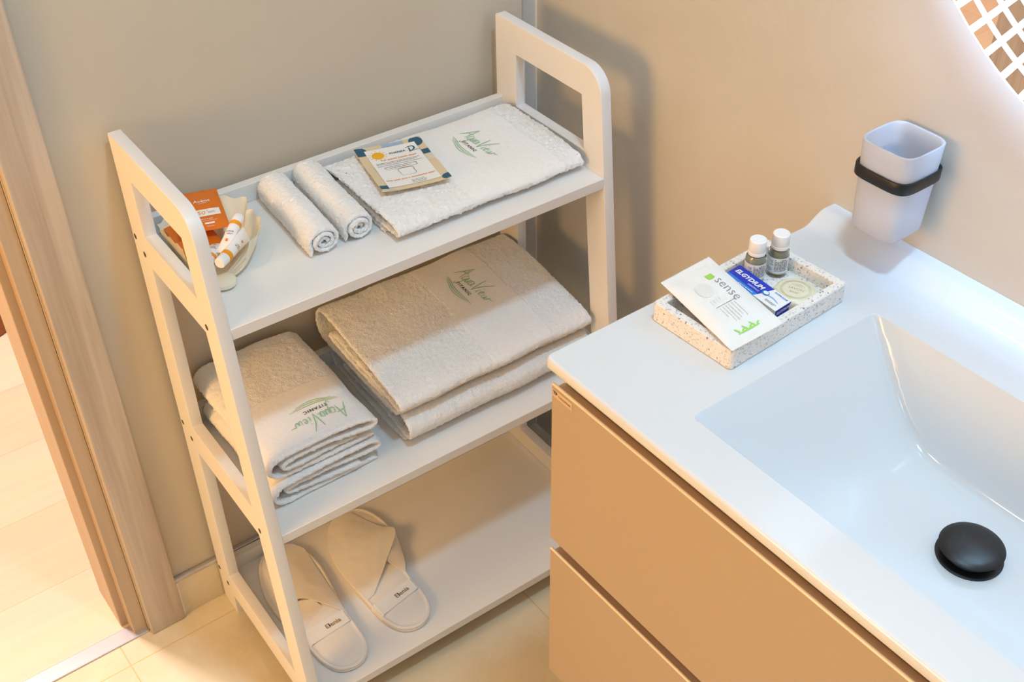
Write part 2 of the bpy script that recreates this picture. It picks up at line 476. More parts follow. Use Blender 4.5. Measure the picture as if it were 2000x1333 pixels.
def conform(g, bvh, h=0.0007):
    """drop a print onto a surface from above (all in the same frame)"""
    out = []
    for q in g.v:
        hit = bvh.ray_cast(Vector((q[0], q[1], q[2] + 0.2)), Vector((0, 0, -1)))
        z = hit[0].z + h if hit[0] is not None else q[2]
        out.append((q[0], q[1], z))
    zs = np.array([o[2] for o in out])
    g.v = out; return g

# ------------------------------------------------------------------ the room
XB, YB, HC = -2.42, -2.35, 2.42
OPL, OPR = -1.62, -0.862           # doorway in the back wall
struct('floor', G().box(XB - 0.1, 0.12, YB - 0.1, 0.015, -0.12, 0), FLOOR)
struct('floor_hall', G().box(-2.95, 1.2, 0.015, 2.8, -0.12, 0), PLANKS)
struct('ceiling', G().box(-3.1, 1.2, YB - 0.1, 2.8, HC, HC + 0.1), CEIL)
g = G(); g.box(-0.8270, -0.0305, 0, 0.12, 0, HC); g.box(XB, OPL - 0.02, 0, 0.12, 0, HC); g.box(OPL - 0.02, -0.8270, 0, 0.12, 2.13, HC)
struct('wall_back', g, PAINT)
struct('wall_corner', G().box(-0.0295, 0.0, 0.004, 0.12, 0, HC), TILE)
struct('trim_1', G().box(-0.0305, -0.0290, -0.0012, 0.02, 0, HC), METAL)
struct('wall_right', G().box(0.0, 0.12, YB - 0.1, 0.12, 0, HC), TILE)
struct('trim_2', G().box(-0.0016, 0.0002, 0.0008, 0.0042, 0, HC), SEAL)
struct('wall_left', G().box(XB - 0.12, XB, YB - 0.1, 0.12, 0, HC), HALLP)
struct('wall_front', G().box(XB, 0.0, YB - 0.12, YB, 0, HC), FRONTW)
# hall beyond the doorway
struct('wall_hall_left', G().box(-2.95, -2.85, 0.12, 2.8, 0, HC), HALLW)
struct('wall_hall_back', G().box(-2.85, 1.2, 2.7, 2.8, 0, HC), HALLP)
struct('wall_hall_right', G().box(1.15, 1.2, 0.12, 2.7, 0, HC), HALLP)
struct('wall_hall_front', G().box(0.12, 1.2, 0.10, 0.12, 0, HC), HALLP)
# skirting
o = struct('baseboard_back', G().box(-0.7625, -0.0295, -0.0075, 0.0, 0, 0.082), SKIRT)
o = struct('trim_3', G().box(-0.768, -0.0295, -0.0095, 0.0, 0.082, 0.0905), METAL); bevel(o, 0.003, 3)
struct('trim_4', G().box(-0.767, -0.7625, -0.0085, 0.0, 0, 0.082), SEAL)
# door lining: casing, stop, jamb (grain runs up)
o = struct('door_casing', G().box(-0.826, -0.767, -0.015, 0.0, 0, 2.16), OAK); bevel(o, 0.0025, 3)
o = struct('door_lining', G().box(-0.850, -0.8275, 0.004, 0.0338, 0, 2.13), OAKP); bevel(o, 0.0012, 2)
o = struct('door_jamb', G().box(-0.862, -0.8275, 0.034, 0.128, 0, 2.13), OAKP); bevel(o, 0.0012, 2)
g = G(); g.box(OPL - 0.06, OPL + 0.0, -0.015, 0.0, 0, 2.16); g.box(OPL - 0.02, OPL + 0.018, 0.0, 0.128, 0, 2.13)
struct('door_casing_left', g, OAK)
g = G(); g.box(OPL, -0.826, -0.015, 0.0, 2.10, 2.16); g.box(OPL, -0.845, 0.0, 0.128, 2.10, 2.13)
struct('door_casing_head', g, OAK)
o = struct('threshold', G().box(OPL, -0.8275, -0.004, 0.026, 0, 0.003), METAL); bevel(o, 0.0012, 2)

# ceiling downlights; the last two are added fixtures for unseen fill
for i, (l, p, c) in enumerate(DOWNLIGHTS):
    ring = lathe([(0.085, HC - 0.004), (0.105, HC - 0.004), (0.105, HC), (0.085, HC)], 48, l[0], l[1], close=False)
    dif = lathe([(0.0, HC - 0.0015), (0.085, HC - 0.0015)], 48, l[0], l[1], close=False)
    thing('ceiling_light', [('bezel', ring, WPLAST), ('diffuser', dif, LAMPE)], ['round recessed ceiling light above the basin', 'added unseen ceiling fill light near the front wall', 'added unseen ceiling fill light in front of the doorway'][i], 'ceiling light', group='recessed ceiling lights')
# glowing box added on the left wall, unseen, to carry the warm side light
thing('warm_fill_box', [('back_plate', G().box(XB, XB + 0.02, -0.49, -0.35, 1.08, 1.24), METAL), ('glow_box', G().box(XB + 0.02, XB + 0.13, -0.77, -0.07, 0.81, 1.51), FILLW)],
      'added unseen warm light box on the left wall opposite the mirror', 'added light')
thing('ceiling_light', [('bezel', lathe([(0.15, HC - 0.004), (0.19, HC - 0.004), (0.19, HC), (0.15, HC)], 56, -1.2, 1.0, close=False), WPLAST), ('diffuser', lathe([(0.0, HC - 0.0015), (0.15, HC - 0.0015)], 56, -1.2, 1.0, close=False), LAMPE)],
      'large round ceiling light in the hall beyond the doorway', 'ceiling light')

# rust throw lying in the hall
def throw():
    g = G(); n, m = 30, 30; V = []
    for i in range(n):
        for j in range(m):
            u, v = i / (n - 1), j / (m - 1)
            x = -1.0 + 0.262 * u - 0.05 * (v ** 2); y = 0.955 + 0.55 * v
            z = 0.055 + 0.03 * math.sin(u * 17 + v * 2) * (1 - v) + 0.25 * v + 0.015 * math.sin(v * 20)
            if j == 0: z = 0.003
            if i in (0, n - 1): z *= 0.4
            V.append((x + 0.006 * math.sin(v * 14), y + 0.01 * math.sin(u * 13), z))
    k = len(V); B = [(q[0], q[1] + 0.004, 0.0005) for q in V]
    g.add(V + B, grid_faces(n, m) + [tuple(reversed(f)) for f in grid_faces(n, m, base=k)])
    for a in range(n - 1):
        g.f += [(a * m, a * m + k, (a + 1) * m + k, (a + 1) * m)[::-1], (a * m + m - 1, (a + 1) * m + m - 1, (a + 1) * m + m - 1 + k, a * m + m - 1 + k)[::-1]]
    for b in range(m - 1):
        g.f += [(b, b + 1, b + 1 + k, b + k)[::-1], ((n - 1) * m + b, (n - 1) * m + b + k, (n - 1) * m + b + 1 + k, (n - 1) * m + b + 1)[::-1]]
    return g
thing('fabric_throw', [('fabric_throw', throw(), THROW)], 'rust orange fabric throw heaped on the pale hall floor past the doorway', 'throw', mesh_root=True)

# ------------------------------------------------------------------ rack
W_, T_, H_, D0, SS = 0.6114, 0.0173, 0.9005, 0.2488, 0.0997
WB, WF = 0.0505, 0.0469
S1, S2, S3, TS = 0.7436, 0.4059, 0.0642, 0.0164
def D(z): return -(D0 + SS * (H_ - z))

def side_frame(x0):
    out = [(0, 0.001), (0, H_ - 0.002), (-0.002, H_)]
    # rounded front corner
    c = (D(H_) + 0.040, H_ - 0.040)
    for k in range(13):
        a = PI / 2 + (PI / 2) * k / 12 * 0.97
        out.append((c[0] + 0.041 * math.cos(a), c[1] + 0.040 * math.sin(a)))
    out += [(D(0.0), 0.0), (D(0.0) + WF, 0.0), (D(0.0485) + WF, 0.0485), (-WB, 0.0485), (-WB, 0.0)]
    holes = []
    for (zt, zb) in ((0.8532, 0.7692), (0.7209, 0.4334), (0.3833, 0.0975)):
        holes.append([(-WB, zt), (-WB, zb), (D(zb) + WF, zb), (D(zt) + WF, zt)])
    cu = bpy.data.curves.new('c', 'CURVE'); cu.dimensions = '2D'; cu.fill_mode = 'BOTH'
    bv = 0.0009
    cu.extrude = T_ / 2 - bv; cu.bevel_depth = bv; cu.bevel_resolution = 2; cu.offset = -bv
    for P in [out] + holes:
        s = cu.splines.new('POLY'); s.points.add(len(P) - 1); s.use_cyclic_u = True
        for i, q in enumerate(P): s.points[i].co = (q[0], q[1], 0, 1)
    o = bpy.data.objects.new('c', cu); COL.objects.link(o)
    dg = bpy.context.evaluated_depsgraph_get(); dg.update()
    me = bpy.data.meshes.new_from_object(o.evaluated_get(dg))
    g = G(); g.add([(x0 + T_ / 2 + v.co.z, v.co.x, v.co.y) for v in me.vertices], [tuple(p.vertices) for p in me.polygons])
    bpy.data.objects.remove(o); bpy.data.curves.remove(cu); bpy.data.meshes.remove(me)
    return g

def screw(y, z, left=True):
    g = G(); x = -W_ if left else 0.0; s = -1 if left else 1
    g.add([(x + s * 0.0004, y + 0.0042 * math.cos(a), z + 0.0042 * math.sin(a)) for a in np.linspace(0, 2 * PI, 16, endpoint=False)] + [(x - s * 0.001, y + 0.0042 * math.cos(a), z + 0.0042 * math.sin(a)) for a in np.linspace(0, 2 * PI, 16, endpoint=False)],
          [tuple(range(16)) if not left else tuple(reversed(range(16)))] + [(i, (i + 1) % 16, 16 + (i + 1) % 16, 16 + i) for i in range(16)])
    return g
SCR = [(-0.0100, 0.750), (-0.034, 0.734), (-0.228, 0.734), (-0.0095, 0.414), (-0.036, 0.400), (-0.262, 0.398), (-0.0075, 0.080), (-0.035, 0.066), (-0.296, 0.056)]
def board(s):
    g = G(); g.box(-W_ + T_, -T_, D(s) + 0.002, -0.001, s - TS, s); return g
def lip(s):
    g = G(); g.box(-W_ + T_, -T_, -0.0145, -0.0008, s, s + 0.0275); return g
parts = [('side_frame', side_frame(-W_), WHITE_PAINT, [('screw_cap', screw(y, z, True), CAP) for (y, z) in SCR]),
         ('side_frame', side_frame(-T_), WHITE_PAINT, [])]
for s in (S1, S2, S3):
    parts.append(('shelf_board', board(s), WHITE_PAINT, [('back_lip', lip(s), WHITE_PAINT)]))
rack = thing('bathroom_rack', parts, 'white three-tier wooden rack with tapering side frames against the wall', 'shelf rack', RACK_M)
for o in bpy.data.objects:
    if o.name.startswith(('shelf_board', 'back_lip')): bevel(o, 0.0008, 2)

# ------------------------------------------------------------------ towels
def folded(path, thick, a0, a1, axis, z0, seed, amp=0.00048, step=0.0028, wob=0.003, jit=0.004, smoothband=None, zwob=0.0012):
    """cloth folded along 'path' (b, z) and swept along 'axis' ('x' or 'y') from a0 to a1"""
    P = catmull(path, step=step); n = len(P)
    T = np.gradient(P, axis=0); T /= (np.linalg.norm(T, axis=1)[:, None] + 1e-12); Nn = np.c_[-T[:, 1], T[:, 0]]
    e = np.array([min(i, n - 1 - i) for i in range(n)]); th = np.minimum(1.0, 0.45 + 0.25 * e)
    L = abs(a1 - a0); m = int(L / step)
    st = [0, 0.0012, 0.003] + list(np.linspace(0.0055, L - 0.0055, m)) + [L - 0.003, L - 0.0012, L]
    sg = 1 if a1 > a0 else -1
    V = np.zeros((2 * n, len(st), 3)); pile = np.ones((2 * n, len(st)))
    arc = np.r_[0, np.cumsum(np.linalg.norm(np.diff(P, axis=0), axis=1))]
    for j, u in enumerate(st):
        ed = min(u, L - u); tf = {0: 0.35}.get(round(ed * 1e5), 1.0) if ed < 1e-6 else (0.75 if ed < 0.002 else (0.93 if ed < 0.004 else 1.0))
        for i in range(n):
            w0 = noise.noise(Vector((arc[i] * 9, seed * 3.1, 0.0))) * jit; w1 = noise.noise(Vector((arc[i] * 9, seed * 3.1 + 50, 0.0))) * jit
            f = u / L; a = a0 + sg * (u + w0 * (1 - f) - w1 * f)
            db = wob * noise.noise(Vector((a * 14, seed, P[i][1] * 8))); dz = zwob * (noise.noise(Vector((a * 22, P[i][0] * 22, seed + P[i][1] * 30))))
            if P[i][1] < 0.0075: dz = abs(dz) * 0.2
            c = P[i] + np.array([db, dz]); h = thick / 2 * th[i] * tf
            for k, s in ((i, 1), (2 * n - 1 - i, -1)):
                q = c + Nn[i] * h * s
                V[k, j] = (a, q[0], z0 + q[1])
                if smoothband is not None and smoothband(a, q[0], q[1]): pile[k, j] = 0.08
    R = RS.randn(2 * n, len(st), 3) * amp * (0.15 + 0.85 * pile[:, :, None])
    V = V + R
    V[:, :, 2] = np.maximum(V[:, :, 2], z0 + 0.0003)
    if axis == 'y': V = V[:, :, [1, 0, 2]]
    g = G(); g.v = [tuple(q) for q in V.reshape(-1, 3)]; g.pile = pile.reshape(-1)
    m2 = len(st); F = grid_faces(2 * n, m2, wrap_n=True)
    for j in (0, m2 - 1):
        for i in range(n - 1):
            q = (i * m2 + j, (i + 1) * m2 + j, (2 * n - 2 - i) * m2 + j, (2 * n - 1 - i) * m2 + j)
            F.append(q if j else tuple(reversed(q)))
    g.f = F
    # orient outward
    a_, b_, c_ = [Vector(g.v[k]) for k in F[len(F) // 4][:3]]
    return g

# Aqua View emblem: script strokes, small capitals, wave leaves.  unit: 1 = script width
def script_aquaview():
    L = []
    L += [[(-0.50, -0.10), (-0.44, 0.05), (-0.37, 0.26)], [(-0.37, 0.26), (-0.355, 0.05), (-0.34, -0.10)], [(-0.47, 0.03), (-0.40, 0.06), (-0.30, 0.08)]]                      # A
    L += [[(-0.22, 0.04), (-0.28, 0.05), (-0.30, -0.06), (-0.25, -0.08), (-0.215, 0.03), (-0.23, -0.12), (-0.27, -0.26), (-0.31, -0.20)]]                                        # q
    L += [[(-0.19, 0.04), (-0.205, -0.05), (-0.17, -0.08), (-0.14, 0.04), (-0.145, -0.07), (-0.11, -0.05)]]                                                                         # u
    L += [[(-0.05, 0.03), (-0.10, 0.04), (-0.11, -0.06), (-0.07, -0.07), (-0.045, 0.03), (-0.045, -0.06), (0.0, -0.05)]]                                                             # a
    L += [[(0.0, 0.24), (0.02, 0.05), (0.05, -0.12)], [(0.05, -0.12), (0.10, 0.10), (0.20, 0.30)]]                                                                                    # V
    L += [[(0.15, 0.03), (0.135, -0.06), (0.165, -0.07)], [(0.165, 0.085), (0.17, 0.10)]]                                                                                             # i
    L += [[(0.19, -0.03), (0.24, 0.00), (0.23, 0.04), (0.195, 0.0), (0.21, -0.07), (0.26, -0.05)]]                                                                                    # e
    L += [[(0.29, 0.03), (0.285, -0.06), (0.32, -0.06), (0.345, 0.02), (0.35, -0.06), (0.39, -0.04), (0.41, 0.03), (0.45, 0.02), (0.50, 0.04)]]                                       # w
    return L
def waves():
    return [[(-0.50, 0.045), (-0.36, 0.030), (-0.20, -0.020), (-0.02, -0.045), (0.18, -0.040), (0.46, -0.030)],
            [(-0.46, 0.005), (-0.34, -0.012), (-0.18, -0.065), (0.0, -0.092), (0.17, -0.084), (0.38, -0.060)],
            [(-0.40, -0.040), (-0.30, -0.058), (-0.15, -0.115), (0.0, -0.140), (0.15, -0.126), (0.30, -0.095)]]
def emblem(surface_g, cx, cy, z, ang, w=0.088, leafm=GREEN, scriptm=GREEN):
    """returns three prints lying on the cloth; ang = direction of the baseline"""
    bvh = BVHTree.FromPolygons([Vector(v) for v in surface_g.v], [tuple(f) for f in surface_g.f])
    ex = np.array([math.cos(ang), math.sin(ang), 0]); ey = np.array([-math.sin(ang), math.cos(ang), 0])
    o = np.array([cx, cy, z]); out = []
    V, F = strokes2d(script_aquaview(), 0.020); V = V * w
    out.append(('script_embroidery', conform(plane_map(G(), V, F, o + ey * w * 0.14, ex, ey), bvh), scriptm))
    V, F, s = text2d('TITANIC', w * 0.115, bold=0.0002, spacing=1.25, res=2); k = w * 0.42 / s[0]; V = V * k
    out.append(('capitals_embroidery', conform(plane_map(G(), V, F, o - ey * w * 0.06 - ex * w * 0.05, ex, ey), bvh), BROWN))
    V, F = strokes2d(waves(), 0.017); V = V * w * 0.88
    out.append(('wave_embroidery', conform(plane_map(G(), V, F, o - ey * w * 0.150 - ex * w * 0.05, ex, ey), bvh), leafm))
    return out

LABS = {}
# upper shelf towel
pth = [(-0.195, 0.0040), (-0.12, 0.0035), (-0.045, 0.0040), (-0.030, 0.0085), (-0.0275, 0.0160), (-0.036, 0.0245), (-0.06, 0.0275), (-0.13, 0.0265), (-0.195, 0.0245), (-0.221, 0.0205), (-0.2275, 0.0145), (-0.219, 0.0108), (-0.19, 0.0112), (-0.12, 0.0135), (-0.06, 0.0145)]
band = lambda a, b, z: (-0.215 < a < -0.06) and z > 0.014
t1 = folded(pth, 0.0058, -0.338, -0.025, 'x', S1, 1, amp=0.0007, smoothband=band, wob=0.004)
thing('hand_towel', [('cloth', t1, TERRY)] + emblem(t1, -0.142, -0.118, S1 + 0.03, -PI / 2, 0.080), 'flat folded white towel on the top shelf with a card lying on it', 'towel', RACK_M, 'folded white towels')
# middle shelf, lower bath towel
pth = [(-0.238, 0.0048), (-0.14, 0.0045), (-0.045, 0.0045), (-0.024, 0.0100), (-0.0165, 0.0260), (-0.024, 0.0430), (-0.045, 0.0520), (-0.14, 0.0520), (-0.225, 0.0510), (-0.251, 0.0440), (-0.258, 0.0310), (-0.250, 0.0190), (-0.225, 0.0155), (-0.14, 0.0170), (-0.07, 0.0215), (-0.055, 0.0285), (-0.07, 0.0355), (-0.14, 0.0340), (-0.20, 0.0310)]
tb = folded(pth, 0.0068, -0.360, -0.0250, 'x', S2, 2, wob=0.004, jit=0.006)
thing('bath_towel', [('cloth', tb, TERRY)], 'folded white bath towel under another, lower of the right stack on the middle shelf', 'towel', RACK_M, 'folded white towels')
pth = [(-0.240, 0.0045), (-0.14, 0.0042), (-0.035, 0.0045), (-0.012, 0.0120), (-0.0045, 0.0300), (-0.010, 0.0500), (-0.032, 0.0605), (-0.09, 0.0600), (-0.17, 0.0510), (-0.225, 0.0410), (-0.249, 0.0340), (-0.255, 0.0260), (-0.246, 0.0185), (-0.220, 0.0180), (-0.14, 0.0250), (-0.07, 0.0350), (-0.050, 0.0310), (-0.058, 0.0235), (-0.14, 0.0150), (-0.205, 0.0128)]
tt = folded(pth, 0.0064, -0.372, -0.0250, 'x', S2 + 0.0562, 3, wob=0.003, smoothband=lambda a, b, z: (-0.21 < a < -0.10) and z > 0.03)
thing('bath_towel', [('cloth', tt, TERRY)] + emblem(tt, -0.158, -0.112, S2 + 0.11, -PI / 2, 0.090), 'folded white bath towel with green emblem, topmost of the right stack, middle shelf', 'towel', RACK_M, 'folded white towels')
# middle shelf, left stack (folds show at the front)
def handpath(s=1.0, dx=0.0, h=0.042):
    k = h / 0.042
    return [(-0.412 + dx, 0.0045), (-0.49, 0.0042), (-0.555 - dx * .3, 0.0048), (-0.572, 0.0120 * k), (-0.577, 0.0230 * k), (-0.570, 0.0340 * k), (-0.552, 0.0400 * k), (-0.49, 0.0420 * k), (-0.428 + dx, 0.0400 * k), (-0.411 + dx, 0.0345 * k), (-0.407 + dx, 0.0290 * k),
            (-0.415 + dx, 0.0240 * k), (-0.44, 0.0245 * k), (-0.49, 0.0290 * k), (-0.54, 0.0290 * k), (-0.556, 0.0240 * k), (-0.548, 0.0165 * k), (-0.50, 0.0145 * k), (-0.44, 0.0130 * k)]
h1 = folded(handpath(1, 0.0, 0.0415), 0.0064, -0.0195, -0.248, 'y', S2, 5, wob=0.004, jit=0.008)
thing('hand_towel', [('cloth', h1, TERRY)], 'folded white hand towel under the emblem towel, lower of the left stack', 'towel', RACK_M, 'folded white towels')
h2 = folded(handpath(1, -0.003, 0.0420), 0.0064, -0.003, -0.246, 'y', S2 + 0.0455, 6, wob=0.003, jit=0.006, smoothband=lambda a, b, z: (-0.235 < a < -0.13) and z > 0.03)
thing('hand_towel', [('cloth', h2, TERRY)] + emblem(h2, -0.477, -0.194, S2 + 0.1, PI, 0.088, GREEN2), 'folded white hand towel with upside-down green emblem, topmost of the left stack', 'towel', RACK_M, 'folded white towels')

# rolled face cloths
def roll(cx0, cx1, y0, y1, seed, rw=0.0215, rh=0.0172):
    n = 100; turns = 2.7; P = []
    for i in range(n):
        t = i / (n - 1); a = math.radians(215) - (1 - t) * turns * 2 * PI; r = 0.13 + 0.87 * t
        P.append((rw * r * math.cos(a), rh + rh * r * 0.98 * math.sin(a)))
    P = [(p[0], max(p[1], 0.0028)) for p in P]
    P.append((-rw * 0.98, 0.0034))
    g = folded(P[::2] if len(P) % 2 else P[1::2], 0.0059, y0, y1, 'y', S1, seed, wob=0.0015, zwob=0.0006, jit=0.007, amp=0.0005, step=0.0022)
    L = y1 - y0
    g.v = [(q[0] + cx0 + (cx1 - cx0) * (q[1] - y0) / L, q[1], q[2]) for q in g.v]
    return g
thing('face_cloth', [('face_cloth', roll(-0.412, -0.423, -0.0190, -0.190, 21, 0.0225, 0.0185), TERRY)], 'rolled white face cloth nearest the shell dish, left roll on the top shelf', 'face cloth', RACK_M, 'rolled face cloths', mesh_root=True)
thing('face_cloth', [('face_cloth', roll(-0.3585, -0.370, -0.0185, -0.187, 23, 0.0215, 0.0185), TERRY)], 'rolled white face cloth nearest the flat towel, right roll on the top shelf', 'face cloth', RACK_M, 'rolled face cloths', mesh_root=True)

# ------------------------------------------------------------------ printed card on the towel
def quad_frame(P, z):
    """P: four corners (x,y) order back-left, back-right, front-right, front-left ; returns origin, ex, ey with unit = metres"""
    P = [np.array(q, float) for q in P]
    c = sum(P) / 4; ex = (P[1] - P[0] + P[2] - P[3]) / 2; ey = (P[0] - P[3] + P[1] - P[2]) / 2
    w, h = np.linalg.norm(ex), np.linalg.norm(ey); ex /= w; ey /= h
    return c, ex, ey, w, h
def disc2d(cx, cy, rx, ry, n=24, a0=0, a1=2 * PI):
    V = [(cx, cy)] + [(cx + rx * math.cos(a0 + (a1 - a0) * k / n), cy + ry * math.sin(a0 + (a1 - a0) * k / n)) for k in range(n + 1)]
    return V, [(0, k, k + 1) for k in range(1, n + 1)]
def merge2d(*L):
    V, F = [], []
    for v, f in L:
        k = len(V); V += [tuple(q) for q in v]; F += [tuple(k + i for i in t) for t in f]
    return V, F
def tx(s, size, cx, cy, w=None, shear=0, bold=0, spacing=1.0):
    V, F, e = text2d(s, size, shear, bold, spacing, 2); k = (w / e[0]) if w else 1.0
    return [(q[0] * k + cx, q[1] * k + cy) for q in V], F
def card():
    z = S1 + 0.0345
    c, ex, ey, w, h = quad_frame([(-0.2915, -0.034), (-0.1945, -0.060), (-0.2215, -0.181), (-0.3165, -0.162)], z)
    o = np.array([c[0], c[1], z]); X = np.array([*ex, 0]); Y = np.array([*ey, 0.0])
    n = 12; hw, hh = w / 2, h / 2
    def surf(u, v): return 0.0035 * (abs(u) / hw) ** 3 * (0.4 + 0.6 * (v < 0)) + 0.002 * (v / hh) ** 2
    def put(V, F, lift=0.0003):
        V = [(min(max(q[0], -hw), hw), min(max(q[1], -hh), hh)) for q in V]
        g = G(); g.add([o + X * q[0] + Y * q[1] + np.array([0, 0, surf(q[0], q[1]) + lift]) for q in V], F); g.smooth = False; return g
    V = [((i / n - .5) * w, (j / n - .5) * h) for i in range(n + 1) for j in range(n + 1)]
    body = G(); top = [o + X * a + Y * b + np.array([0, 0, surf(a, b)]) for a, b in V]; bot = [q - np.array([0, 0, 0.0004]) for q in top]
    k = len(V); N1 = n + 1
    body.add(top + bot, grid_faces(N1, N1) + [tuple(reversed(f)) for f in grid_faces(N1, N1, base=k)])
    for a in range(n):
        body.f += [(a * N1, (a + 1) * N1, (a + 1) * N1 + k, a * N1 + k)[::-1], (a * N1 + n, a * N1 + n + k, (a + 1) * N1 + n + k, (a + 1) * N1 + n)[::-1],
                   (a, a + k, a + 1 + k, a + 1)[::-1], (n * N1 + a, n * N1 + a + 1, n * N1 + a + 1 + k, n * N1 + a + k)[::-1]]
    def fine(x0, x1, y0, y1, m=8):
        V = [(x0 + (x1 - x0) * i / m, y0 + (y1 - y0) * j / m) for i in range(m + 1) for j in range(m + 1)]
        return V, grid_faces(m + 1, m + 1)
    P = []
    for sh in (disc2d(-hw * .90, hh * .88, .011, .008), fine(-hw, -hw * .74, hh * .66, hh * .99, 3), disc2d(hw * .80, hh * .84, .010, .012), fine(hw * .78, hw, hh * .26, hh * .46, 3),
               disc2d(hw * .92, -hh * .90, .0075, .0075), fine(-hw * .99, -hw * .76, -hh * .90, -hh * .73, 3)):
        P.append(('blue_shape_print', put(*sh), TEAL))
    for sh in (fine(-hw * .2, hw * .45, hh * .86, hh * .99, 5), fine(hw * .88, hw * .99, hh * .80, hh * .99, 2)):
        P.append(('pale_blue_print', put(*sh), SKY))
    P.append(('wave_line_print', put(*merge2d(*[fine(hw * .80, hw * .99, hh * (.02 + .055 * i), hh * (.04 + .055 * i), 3) for i in range(4)]), lift=0.0005), PAPER))
    P.append(('wave_line_print', put(*merge2d(*[fine(-hw * .96, -hw * .50, -hh * (.96 - .04 * i), -hh * (.945 - .04 * i), 3) for i in range(2)]), lift=0.0005), PAPER))
    P.append(('white_panel_print', put(*fine(-hw * .76, hw * .76, -hh * .86, hh * .84, 12), lift=0.0006), PAPER))
    rays = [[(-hw * .46 + math.cos(a) * .0105, hh * .56 + math.sin(a) * .0105), (-hw * .46 + math.cos(a) * .0135, hh * .56 + math.sin(a) * .0135)] for a in np.linspace(0, 2 * PI, 12, endpoint=False)]
    sv = strokes2d(rays, 0.0009)
    P.append(('sun_print', put(*merge2d(disc2d(-hw * .46, hh * .56, .0088, .0088), (sv[0], sv[1])), lift=0.0012), SUN))
    lg = strokes2d([[(hw * .40, hh * .66), (hw * .60, hh * .68), (hw * .64, hh * .58), (hw * .52, hh * .50), (hw * .46, hh * .52)], [(hw * .50, hh * .64), (hw * .47, hh * .46)]], 0.0022)
    P.append(('shop_name_print', put(*merge2d(tx('PHARMA', 0.006, hw * .12, hh * .56, hw * .48, bold=0.0001), tx('PLAZOS', 0.003, hw * .66, hh * .50, hw * .26), (lg[0], lg[1])), lift=0.0012), TEAL))
    P.append(('orange_line_print', put(*tx('For sunny beach days!', 0.006, hw * .06, hh * .33, hw * 1.05, bold=0.0001), lift=0.0012), ORP))
    P.append(('orange_line_print', put(*merge2d(tx('We wish you a wonderful stay!', 0.006, 0, -hh * .58, hw * 1.42, bold=0.0001)), lift=0.0012), ORP))
    fr = strokes2d([[(-hw * .44, -hh * .10), (hw * .36, -hh * .10), (hw * .40, -hh * .04), (hw * .36, hh * .02), (-hw * .44, hh * .02), (-hw * .48, -hh * .04), (-hw * .44, -hh * .10)],
                    [(-hw * .16, -hh * .44), (hw * .22, -hh * .44), (hw * .24, -hh * .28), (hw * .22, -hh * .14), (-hw * .16, -hh * .14), (-hw * .18, -hh * .28), (-hw * .16, -hh * .44)]], 0.0008)
    P.append(('small_print', put(*merge2d(text_lines2d(-hw * .66, hh * .22, hw * 1.3, 2, hh * .05, 0.0009, 3, .1), text_lines2d(-hw * .66, hh * .10, hw * 1.3, 1, hh * .05, 0.0009, 4, .05), text_lines2d(-hw * .38, -hh * .04, hw * .66, 1, hh * .05, 0.0010, 5, .05),
                                         text_lines2d(-hw * .05, -hh * .70, hw * .5, 3, hh * .06, 0.0009, 6, .3), (fr[0], fr[1])), lift=0.0012), GREYP))
    thing('greeting_card', [('paper', body, SAND)] + P, 'small sand and blue printed card with a yellow sun lying on the top shelf towel', 'card', RACK_M)
card()

# ------------------------------------------------------------------ shell dish, sachets, tubes
def shell():
    hx, hy = -0.562, -0.168           # hinge end
    nu, nv = 22, 150; A0, A1 = -4.0, 142.0
    KA = [-4, 14, 30, 42, 46.5, 50.5, 65, 85, 105, 125, 142]; KR = [.046, .066, .096, .114, .117, .152, .160, .147, .128, .098, .066]
    def pt(u, v, low=0.0):
        dg = A0 + (A1 - A0) * v; a = math.radians(dg)
        rib = math.cos(dg / 5.2 * PI)
        R = float(np.interp(dg, KA, KR)) + 0.0016 * rib * u
        r = 0.014 + (R - 0.014) * (u if dg > 48 else u ** 0.92)
        e = min(1, abs(2 * v - 1)); side = 0.012 * e ** 3
        z = 0.0035 + 0.027 * u ** (2.4 if dg > 48 else 3.0) + side * (0.3 + .7 * u) + 0.0013 * rib * min(1, u * 1.5)
        if dg < 46: z += 0.006 * u * u
        x = hx + r * math.cos(a); y = hy + r * math.sin(a)
        return (x, y, S1 + max(z, 0.001) - low)
    V = [pt(i / (nu - 1), j / (nv - 1)) for i in range(nu) for j in range(nv)]
    B = []
    for i in range(nu):
        for j in range(nv):
            q = pt(i / (nu - 1), j / (nv - 1)); B.append((q[0], q[1], max(S1 + 0.0006, q[2] - 0.0034)))
    g = G(); k = len(V)
    g.add(V + B, [tuple(reversed(f)) for f in grid_faces(nu, nv)] + grid_faces(nu, nv, base=k))
    for j in range(nv - 1):
        a = (nu - 1) * nv + j; g.f += [(a, a + 1, a + 1 + k, a + k)]; g.f += [(j, j + k, j + 1 + k, j + 1)]
    for i in range(nu - 1):
        a = i * nv; g.f += [(a, a + nv, a + nv + k, a + k)]; a = i * nv + nv - 1; g.f += [(a, a + k, a + nv + k, a + nv)]
    # keep clear of the back lip
    g.v = [(max(q[0], -0.589), min(q[1], -0.0165), q[2]) for q in g.v]
    # hinge knob
    g.v += []
    kn = lathe([(0.0, 0), (0.012, 0.0008), (0.0165, 0.004), (0.016, 0.0085), (0.010, 0.0105), (0.0, 0.0108)], 24, hx + 0.001, hy - 0.006, close=False)
    g.add([(q[0], q[1], q[2] + S1) for q in kn.v], kn.f)
    return g
thing('shell_dish', [('shell_dish', shell(), CREAMC)], 'cream scallop shell dish on the left end of the top shelf', 'dish', RACK_M, mesh_root=True)

